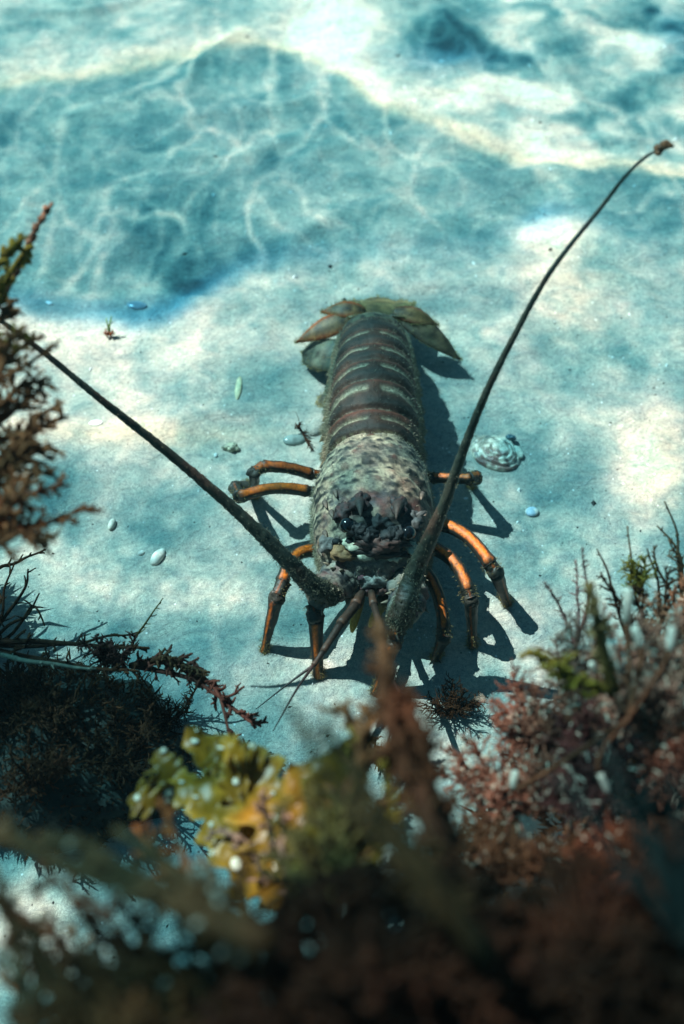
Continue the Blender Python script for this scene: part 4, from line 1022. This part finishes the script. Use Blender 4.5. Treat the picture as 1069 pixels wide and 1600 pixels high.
alga('pink_seaweed', 'two feathery pale sprigs pointing at the lobster leg tip', Q(900, 1010, .62), [
    dict(pts=[Q(885, 970, .63), Q(868, 935, .63), Q(850, 908, .63)], r=.0011, pal=((.18, .07, .06), (.42, .24, .20)), side=24, slen=.005, depth=1, stub=1.2),
    dict(pts=[Q(905, 960, .63), Q(900, 920, .63), Q(897, 872, .63)], r=.0011, pal=((.20, .10, .09), (.50, .34, .30)), side=24, slen=.005, depth=1, stub=1.2),
    dict(pts=[Q(915, 950, .62), Q(915, 900, .62), Q(908, 858, .62)], r=.0010, pal=((.20, .08, .07), (.46, .26, .22)), side=22, slen=.005, depth=1, stub=1.2)])
alga('olive_seaweed', 'blurred olive and tan knobbly stalk among the pink tufts', Q(960, 1080, .48), [
    dict(pts=[Q(940, 1010, .47), Q(932, 960, .46), Q(925, 915, .46)], r=.0030, pal=((.24, .13, .03), (.52, .27, .12)), side=26, slen=.006, stub=1.3),
    dict(pts=[Q(900, 1060, .48), Q(870, 1040, .48), Q(825, 1010, .48)], r=.0026, pal='olive', side=24, slen=.008, stub=1.3)])
# white-tipped fingers
fingers = (((980, 1000, 976, 915), .0020, .50), ((1000, 1030, 990, 975), .0018, .48), ((985, 1070, 950, 1010), .0016, .50), ((940, 1060, 925, 1025), .0014, .50), ((1040, 1040, 1050, 975), .0016, .46), ((818, 1232, 806, 1208), .0018, .50), ((930, 1190, 952, 1240), .0014, .46))
pk = ((.16, .06, .03), (.90, .80, .66))
fg = alga('coralline_seaweed', 'stout white tipped coralline fingers poking out above the pink tufts', Q(985, 1120, .46), [
    dict(pts=[Q(a, b, dd), Q(c, d, dd)], r=rr_, pal=pk, side=0, cap=True) for ((a, b, c, d), rr_, dd) in fingers], group=G_C)
for ch in fg.children: pass

# near ledge growth: dark, wholly out of focus
G_N = 'blurred seaweeds on the near ledge'
def near(label, bx, by, bd, targets, pal, r_=.0024, side=14, slen=.012, name='dark_seaweed', **kw):
    return alga(name, label, Q(bx, by, bd), [dict(pts=[Q(bx * .45 + tx * .55, by * .45 + ty * .55, (bd + td) / 2), Q(tx, ty, td)], r=r_, pal=pal, side=side, slen=slen, **kw) for (tx, ty, td) in targets], group=G_N)
near('blurred brown tuft under the yellow kelp', 400, 1560, .34, [(240, 1250, .40), (260, 1330, .38), (330, 1350, .38), (300, 1420, .36), (380, 1330, .38), (210, 1300, .40)], ((.08, .032, .010), (.26, .10, .032)), name='brown_seaweed')
near('nearly black tuft filling the bottom centre of the ledge', 560, 1680, .28, [(430, 1420, .32), (500, 1380, .32), (560, 1360, .32), (480, 1500, .29), (600, 1450, .30), (400, 1520, .29), (540, 1550, .27), (340, 1580, .28)], 'deep', .0036, 30, .020)
near('nearly black tuft beneath the maroon spike', 720, 1620, .30, [(600, 1360, .34), (660, 1350, .34), (720, 1370, .34), (690, 1440, .31), (760, 1420, .31), (650, 1520, .29), (780, 1510, .28)], 'deep', .0036, 30, .020)
near('blackish tuft with dull blue grey straps', 900, 1620, .30, [(820, 1400, .34), (880, 1360, .34), (940, 1380, .33), (850, 1470, .31), (930, 1470, .30), (880, 1550, .28), (800, 1560, .28)], 'deep', .0036, 30, .020)
near('black tuft at the outermost end of the ledge', 1080, 1600, .30, [(1000, 1380, .33), (1060, 1340, .33), (1010, 1460, .30), (1070, 1450, .30), (980, 1540, .28), (1060, 1550, .28)], 'deep', .0036, 30, .020)
near('dull teal grey straps leaning over the coralline growth', 1080, 1480, .26, [(930, 1140, .31), (1000, 1220, .29), (1060, 1200, .28), (870, 1230, .30)], ((.025, .025, .02), (.04, .045, .04)), .0016, 8, .007, name='grey_seaweed')
near('blurred pinkish brown branch reaching over open sand', 420, 1480, .27, [(60, 1290, .31), (-60, 1275, .31), (180, 1300, .30), (120, 1320, .30)], ((.11, .045, .018), (.34, .16, .07)), .0034, 12, .008, name='brown_seaweed', tipw=.12)
near('blurred tan tuft with pale tips over the sandy corner', 420, 1600, .30, [(250, 1390, .33), (280, 1440, .32), (230, 1480, .31), (190, 1530, .30), (330, 1420, .32), (240, 1560, .29)], ((.06, .022, .008), (.22, .08, .028)), .0026, 12, .012, name='brown_seaweed', tipw=.03)
near('blurred rusty tuft veiling the lowest sandy corner', 200, 1720, .33, [(120, 1440, .37), (60, 1500, .36), (150, 1500, .36), (210, 1450, .36), (10, 1530, .36), (100, 1570, .35), (180, 1560, .34)], ((.07, .035, .014), (.28, .15, .06)), .0018, 20, .013, name='brown_seaweed')
near('blurred golden brown tuft behind the yellow kelp stalk', 520, 1420, .36, [(430, 1270, .40), (490, 1230, .41), (540, 1260, .40), (560, 1190, .41), (440, 1340, .38), (520, 1330, .37)], ((.09, .05, .018), (.30, .19, .06)), .0022, 18, .012, name='brown_seaweed')
near('blurred dark brown tuft sprawling over the sand gap beside the dark heap', 330, 1640, .30, [(70, 1360, .34), (130, 1390, .34), (190, 1400, .33), (60, 1450, .33), (120, 1480, .32), (200, 1490, .32), (0, 1480, .33), (-10, 1400, .34)], ((.05, .020, .010), (.17, .07, .03)), .0024, 16, .013, name='brown_seaweed')
near('blurred dark tuft along the lowest edge', 240, 1700, .26, [(60, 1560, .28), (140, 1540, .28), (200, 1560, .27), (20, 1590, .28), (-20, 1400, .30)], ((.06, .024, .010), (.18, .07, .025)), .0026, 16, .012, name='brown_seaweed')
near('faint olive brown sprig crossing the sandy corner', 60, 1640, .32, [(-10, 1340, .36), (60, 1420, .35), (20, 1500, .34)], ((.04, .035, .02), (.12, .10, .05)), .0022, 8, .010, name='brown_seaweed')

# dark turf on rocks: short growth nobody could count
def turf(name, surf, count, pal, ln, seed):
    rs = np.random.default_rng(seed); m = MB(); f = surf.reshape(-1, 3); c0, c1 = (np.array(x) for x in PAL[pal])
    ctr = f.mean(0)
    f = f[f[:, 2] > .004]
    for i in range(count):
        b = f[rs.integers(0, len(f))] + rs.normal(0, .002, 3)
        d = unit(unit(b - ctr) * .8 + np.array([0, 0, .7]) + rs.normal(0, .5, 3)); L = ln * rs.uniform(.4, 1.4)
        sd = unit(np.cross(d, rs.normal(0, 1, 3))) * L * .10
        q = b + d * L * .5 + rs.normal(0, .1 * L, 3); e = b + d * L + rs.normal(0, .2 * L, 3)
        k = rs.uniform(.2, 1); col = c0 * (1 - k) + c1 * k
        m.add([b - sd, b + sd, q + sd, q - sd, e], [(0, 1, 2, 3), (3, 2, 4)], np.array([c0, c0, col, col, col]))
    o = m.build(name, M_alga, None, False); o['kind'] = 'stuff'
    return o
tag(turf('turf_algae', RK1, 5200, 'dark', .006, 1), 'short black turf covering the low boulder', 'turf')
tag(turf('turf_algae', RK2, 5000, 'brown', .016, 2), 'short brown turf covering the reef pillar', 'turf')
tag(turf('turf_algae', RK3, 5000, 'maroon', .014, 3), 'short maroon turf covering the rounded boulder', 'turf')
tag(turf('turf_algae', RK4, 6500, 'deep', .020, 4), 'short blackish turf covering the near ledge', 'turf')

# tufts rooted in the sand
b = P(705, 1118, .002)
alga('dark_seaweed', 'small dark tuft rooted in sand within the lobster shadow', b, [
    dict(pts=[b + np.array([dx, dy, .012 + .01 * abs(math.sin(i * 2.3))])], r=.0009, pal='dark', side=14, slen=.011) for i, (dx, dy) in enumerate(((-.014, .006), (-.008, .012), (0, .010), (.008, .008), (.014, .002), (-.01, -.004), (.006, -.006), (.02, .008), (-.02, .002), (.0, .016)))])
b = P(585, 1190, .002)
alga('dark_seaweed', 'small dark tuft in sand half hidden behind the maroon spike', b, [
    dict(pts=[b + np.array([dx, dy, .014])], r=.0009, pal='dark', side=14, slen=.010) for dx, dy in ((-.012, .004), (0, .010), (.010, .004), (.004, -.004))])
b = P(172, 523, .001)
alga('green_sprout', 'tiny green sprout with rusty foot alone on the bright sand', b, [
    dict(pts=[b + np.array([.0005, .002, .010]), b + np.array([.001, .004, .016])], r=.0011, pal=((.12, .22, .04), (.25, .38, .10)), side=5, slen=.005, depth=1),
    dict(pts=[b + np.array([-.001, .002, .009]), b + np.array([-.002, .004, .014])], r=.0009, pal=((.12, .22, .04), (.25, .38, .10)), side=4, slen=.004, depth=1),
    dict(pts=[b + np.array([.002, -.002, .003])], r=.0013, pal='red', side=12, slen=.005),
    dict(pts=[b + np.array([-.003, -.001, .003])], r=.0012, pal='red', side=10, slen=.005)], cat='sprout')
b = P(470, 672, .002)
alga('dark_seaweed', 'scrap of black weed caught on the clear jelly near the lobster', b, [
    dict(pts=[P(462, 664, .008)], r=.0012, pal='dark', side=12, slen=.005, stub=1.4),
    dict(pts=[P(466, 655, .012), P(458, 640, .016)], r=.0004, pal='dark', side=2, slen=.003, depth=1),
    dict(pts=[P(482, 688, .005), P(489, 700, .004)], r=.0010, pal='dark', side=10, slen=.005)], cat='weed scrap')

# ------------------------------------------------------------------ shells, pebbles
def thing_lump(name, label, cat, px, py, ax, col, rotz=0, mat=None, seed=1, amp=.12, scale=120, z=None, col2=None, n=28, tilt=0):
    p = P(px, py, 0); p[2] = gz(p[0], p[1]); m = MB()
    R = Matrix.Rotation(rotz, 3, 'Z') @ Matrix.Rotation(tilt, 3, 'X')
    lump(m, p + np.array([0, 0, ax[2] * .45]), ax, col, seed, amp, scale, n, 0, R, col2)
    o = m.build(name, mat or M_pebble); tag(o, label, cat); return o
# big shell: domed half shell, ribbed and crusted
def big_shell():
    c = P(779, 714, 0); c[2] = gz(c[0], c[1])
    root = empty('abalone_shell', c, 'large crusty silver white shell lying beside the lobster shadow', 'shell')
    nu, nv = 60, 30; A = np.linspace(0, 2 * math.pi, nu, endpoint=False); Rr = np.linspace(0.0, 1, nv)
    rad = .0168 * (1 + .20 * np.cos(A - 2.75) ** 3 + .06 * np.cos(3 * A + 1) + .05 * np.cos(2 * A + 2))
    x = np.cos(A) * rad * 1.22; y = np.sin(A) * rad * .98
    X_ = x[None] * Rr[:, None]; Y_ = y[None] * Rr[:, None]
    Z_ = .0085 * (1 - Rr[:, None] ** 2.2) + .0010 + 0 * X_
    p = np.stack([X_, Y_, Z_], -1)
    Z_ = Z_ + .0016 * fbm(p, 190, 3, 3) + .0007 * np.cos(Rr[:, None] * 34 + 2 * fbm(p, 80, 2, 5)) * Rr[:, None]
    p = np.stack([X_, Y_, Z_], -1) @ np.array(Matrix.Rotation(-.5, 3, 'Z')).T
    nz = fbm(p, 160, 3, 8)
    cc = np.array([.66, .57, .46]) * (1 + .2 * nz[..., None])
    cc = mixc(cc, np.array([.30, .26, .21]), smooth(.10, .40, fbm(p, 140, 3, 15)))
    low = smooth(.002, -.006, p[..., 1] + .4 * p[..., 0]) * smooth(.0, .3, fbm(p, 210, 3, 19) + .1)
    cc = mixc(cc, np.array([.16, .06, .055]), low * .85)
    skirt = p[-1:] * np.array([1, 1, 0]) - np.array([0, 0, .002])
    pp = np.concatenate([p, skirt]); cc = np.concatenate([cc, cc[-1:] * .4])
    m = MB(); m.grid(pp + c, np.clip(cc, .01, 1), True, False, False); m.build('shell_dome', M_nacre, root)
    m = MB(); q = P(808, 706, .003); lump(m, q, (.0042, .0075, .003), (.60, .58, .48), 3, .15, 150, 18, 0, Matrix.Rotation(.5, 3, 'Z')); m.build('shell_flake', M_pebble, root)
    m = MB(); q = P(799, 684, .006); lump(m, q, (.0038, .0030, .003), (.10, .16, .19), 9, .4, 300, 18); m.build('crust', M_nacre, root)
big_shell()
thing_lump('pebble', 'largest smooth white pebble, upright oval, below the antenna', 'pebble', 248, 873, (.0040, .0080, .0034), (.80, .73, .64), -.45, seed=2)
thing_lump('pebble', 'small square white chip next to the largest white pebble', 'pebble', 221, 867, (.0028, .0024, .0016), (.66, .62, .56), .2, seed=3, amp=.25)
thing_lump('snail_shell', 'tiny pale cone shell casting a short dark shadow', 'shell', 175, 819, (.0026, .0052, .0028), (.60, .55, .47), -.2, seed=4, amp=.06, col2=(.36, .28, .24))
thing_lump('razor_shell', 'long thin upright cream shell shard on open sand', 'shell', 373, 608, (.0027, .0135, .0014), (.74, .58, .36), -.04, seed=5, amp=.06)
thing_lump('jelly_blob', 'pale translucent oval lying at the edge of the blue shade', 'jelly', 214, 477, (.0098, .0048, .0022), (.55, .62, .66), -.15, M_jelly, seed=6, amp=.08)
thing_lump('clam_shell', 'small white ribbed clam shell alone below the large shell', 'shell', 831, 801, (.0052, .0046, .0024), (.78, .72, .66), .3, seed=7, amp=.06, col2=(.45, .55, .66))
thing_lump('jelly_blob', 'clear flattened jelly with black weed scrap close to the lobster', 'jelly', 461, 688, (.0088, .0052, .0030), (.42, .50, .48), .1, M_jelly, seed=8, amp=.12)
thing_lump('barnacle_cluster', 'lumpy cream barnacle cluster on sand above the rear legs', 'barnacles', 361, 699, (.0055, .0045, .0035), (.50, .47, .34), .1, seed=9, amp=.55, scale=380, col2=(.16, .16, .13))
thing_lump('shell_fragment', 'tiny white fragment just beside the barnacle cluster', 'shell', 337, 710, (.0018, .0022, .0014), (.70, .72, .68), .1, seed=10, amp=.3)
thing_lump('sand_lump', 'smooth tan lump of sand pressed against the tail', 'lump', 497, 668, (.0068, .0125, .0048), (.42, .38, .25), -.5, M_sand, seed=11, amp=.08)
thing_lump('shell_fragment', 'bright white flake on sand between the brown tufts and the nearer antenna', 'shell', 149, 662, (.0050, .0028, .0008), (.8, .8, .76), .1, seed=12, amp=.3)
thing_lump('shell_fragment', 'tiny bright flake inside the angle of a leg shadow', 'shell', 727, 780, (.0022, .0012, .0007), (.8, .8, .78), .1, seed=13, amp=.3)
thing_lump('shell_fragment', 'small white flake far up the blue shaded sand', 'shell', 77, 473, (.0032, .0016, .0008), (.8, .8, .78), -.5, seed=14, amp=.3)
for nm in [o for o in bpy.data.objects if o.name.startswith('shell_fragment')]: nm['group'] = 'white shell fragments on the sand'
# grit: uncountable bits of shell and dark mineral
rg = np.random.default_rng(8); m = MB()
for i in range(2200):
    x = rg.uniform(-.42, .42); y = rg.uniform(-.3, .85); s = rg.uniform(.0003, .0009) * (2.6 if rg.random() < .05 else 1)
    z = gz(x, y); a = rg.uniform(0, 6.28); w = rg.random() < .72
    c = np.array([.8, .8, .76]) if w else np.array([.03, .03, .03])
    d1 = np.array([math.cos(a), math.sin(a), rg.uniform(-.3, .3)]) * s * rg.uniform(1, 2.2); d2 = np.array([-math.sin(a), math.cos(a), 0]) * s; up_ = np.array([0, 0, s])
    o_ = np.array([x, y, z])
    m.add([o_ + d1, o_ + d2, o_ - d1, o_ - d2, o_ + up_], [(0, 1, 4), (1, 2, 4), (2, 3, 4), (3, 0, 4)], c)
gb = m.build('shell_grit', M_pebble, None, False); gb['kind'] = 'stuff'; tag(gb, 'scattered tiny shell bits and dark grains over the sand', 'grit')

# ------------------------------------------------------------------ slightly milky sea water between camera and sand
hz = MB(); a = np.array([[x, y, z] for z in (-1.05, .80) for (x, y) in ((-60, -60), (60, -60), (60, 60), (-60, 60))])
hz.add(a, [(3, 2, 1, 0), (4, 5, 6, 7), (0, 1, 5, 4), (1, 2, 6, 5), (2, 3, 7, 6), (3, 0, 4, 7)], (1, 1, 1))
hm = bpy.data.materials.new('haze'); hm.use_nodes = True; hn = hm.node_tree; hn.nodes.clear()
ho_ = hn.nodes.new('ShaderNodeOutputMaterial'); pv = hn.nodes.new('ShaderNodeVolumePrincipled')
pv.inputs['Color'].default_value = (.62, .92, .95, 1); pv.inputs['Density'].default_value = 0.025
pv.inputs['Anisotropy'].default_value = 0.3
va = hn.nodes.new('ShaderNodeVolumeAbsorption'); va.inputs['Color'].default_value = (0.0, .90, 1.0, 1); va.inputs['Density'].default_value = 0.37
ad = hn.nodes.new('ShaderNodeAddShader'); hn.links.new(pv.outputs[0], ad.inputs[0]); hn.links.new(va.outputs[0], ad.inputs[1])
hn.links.new(ad.outputs[0], ho_.inputs['Volume'])
hob = hz.build('haze', hm, None, False); hob['kind'] = 'stuff'
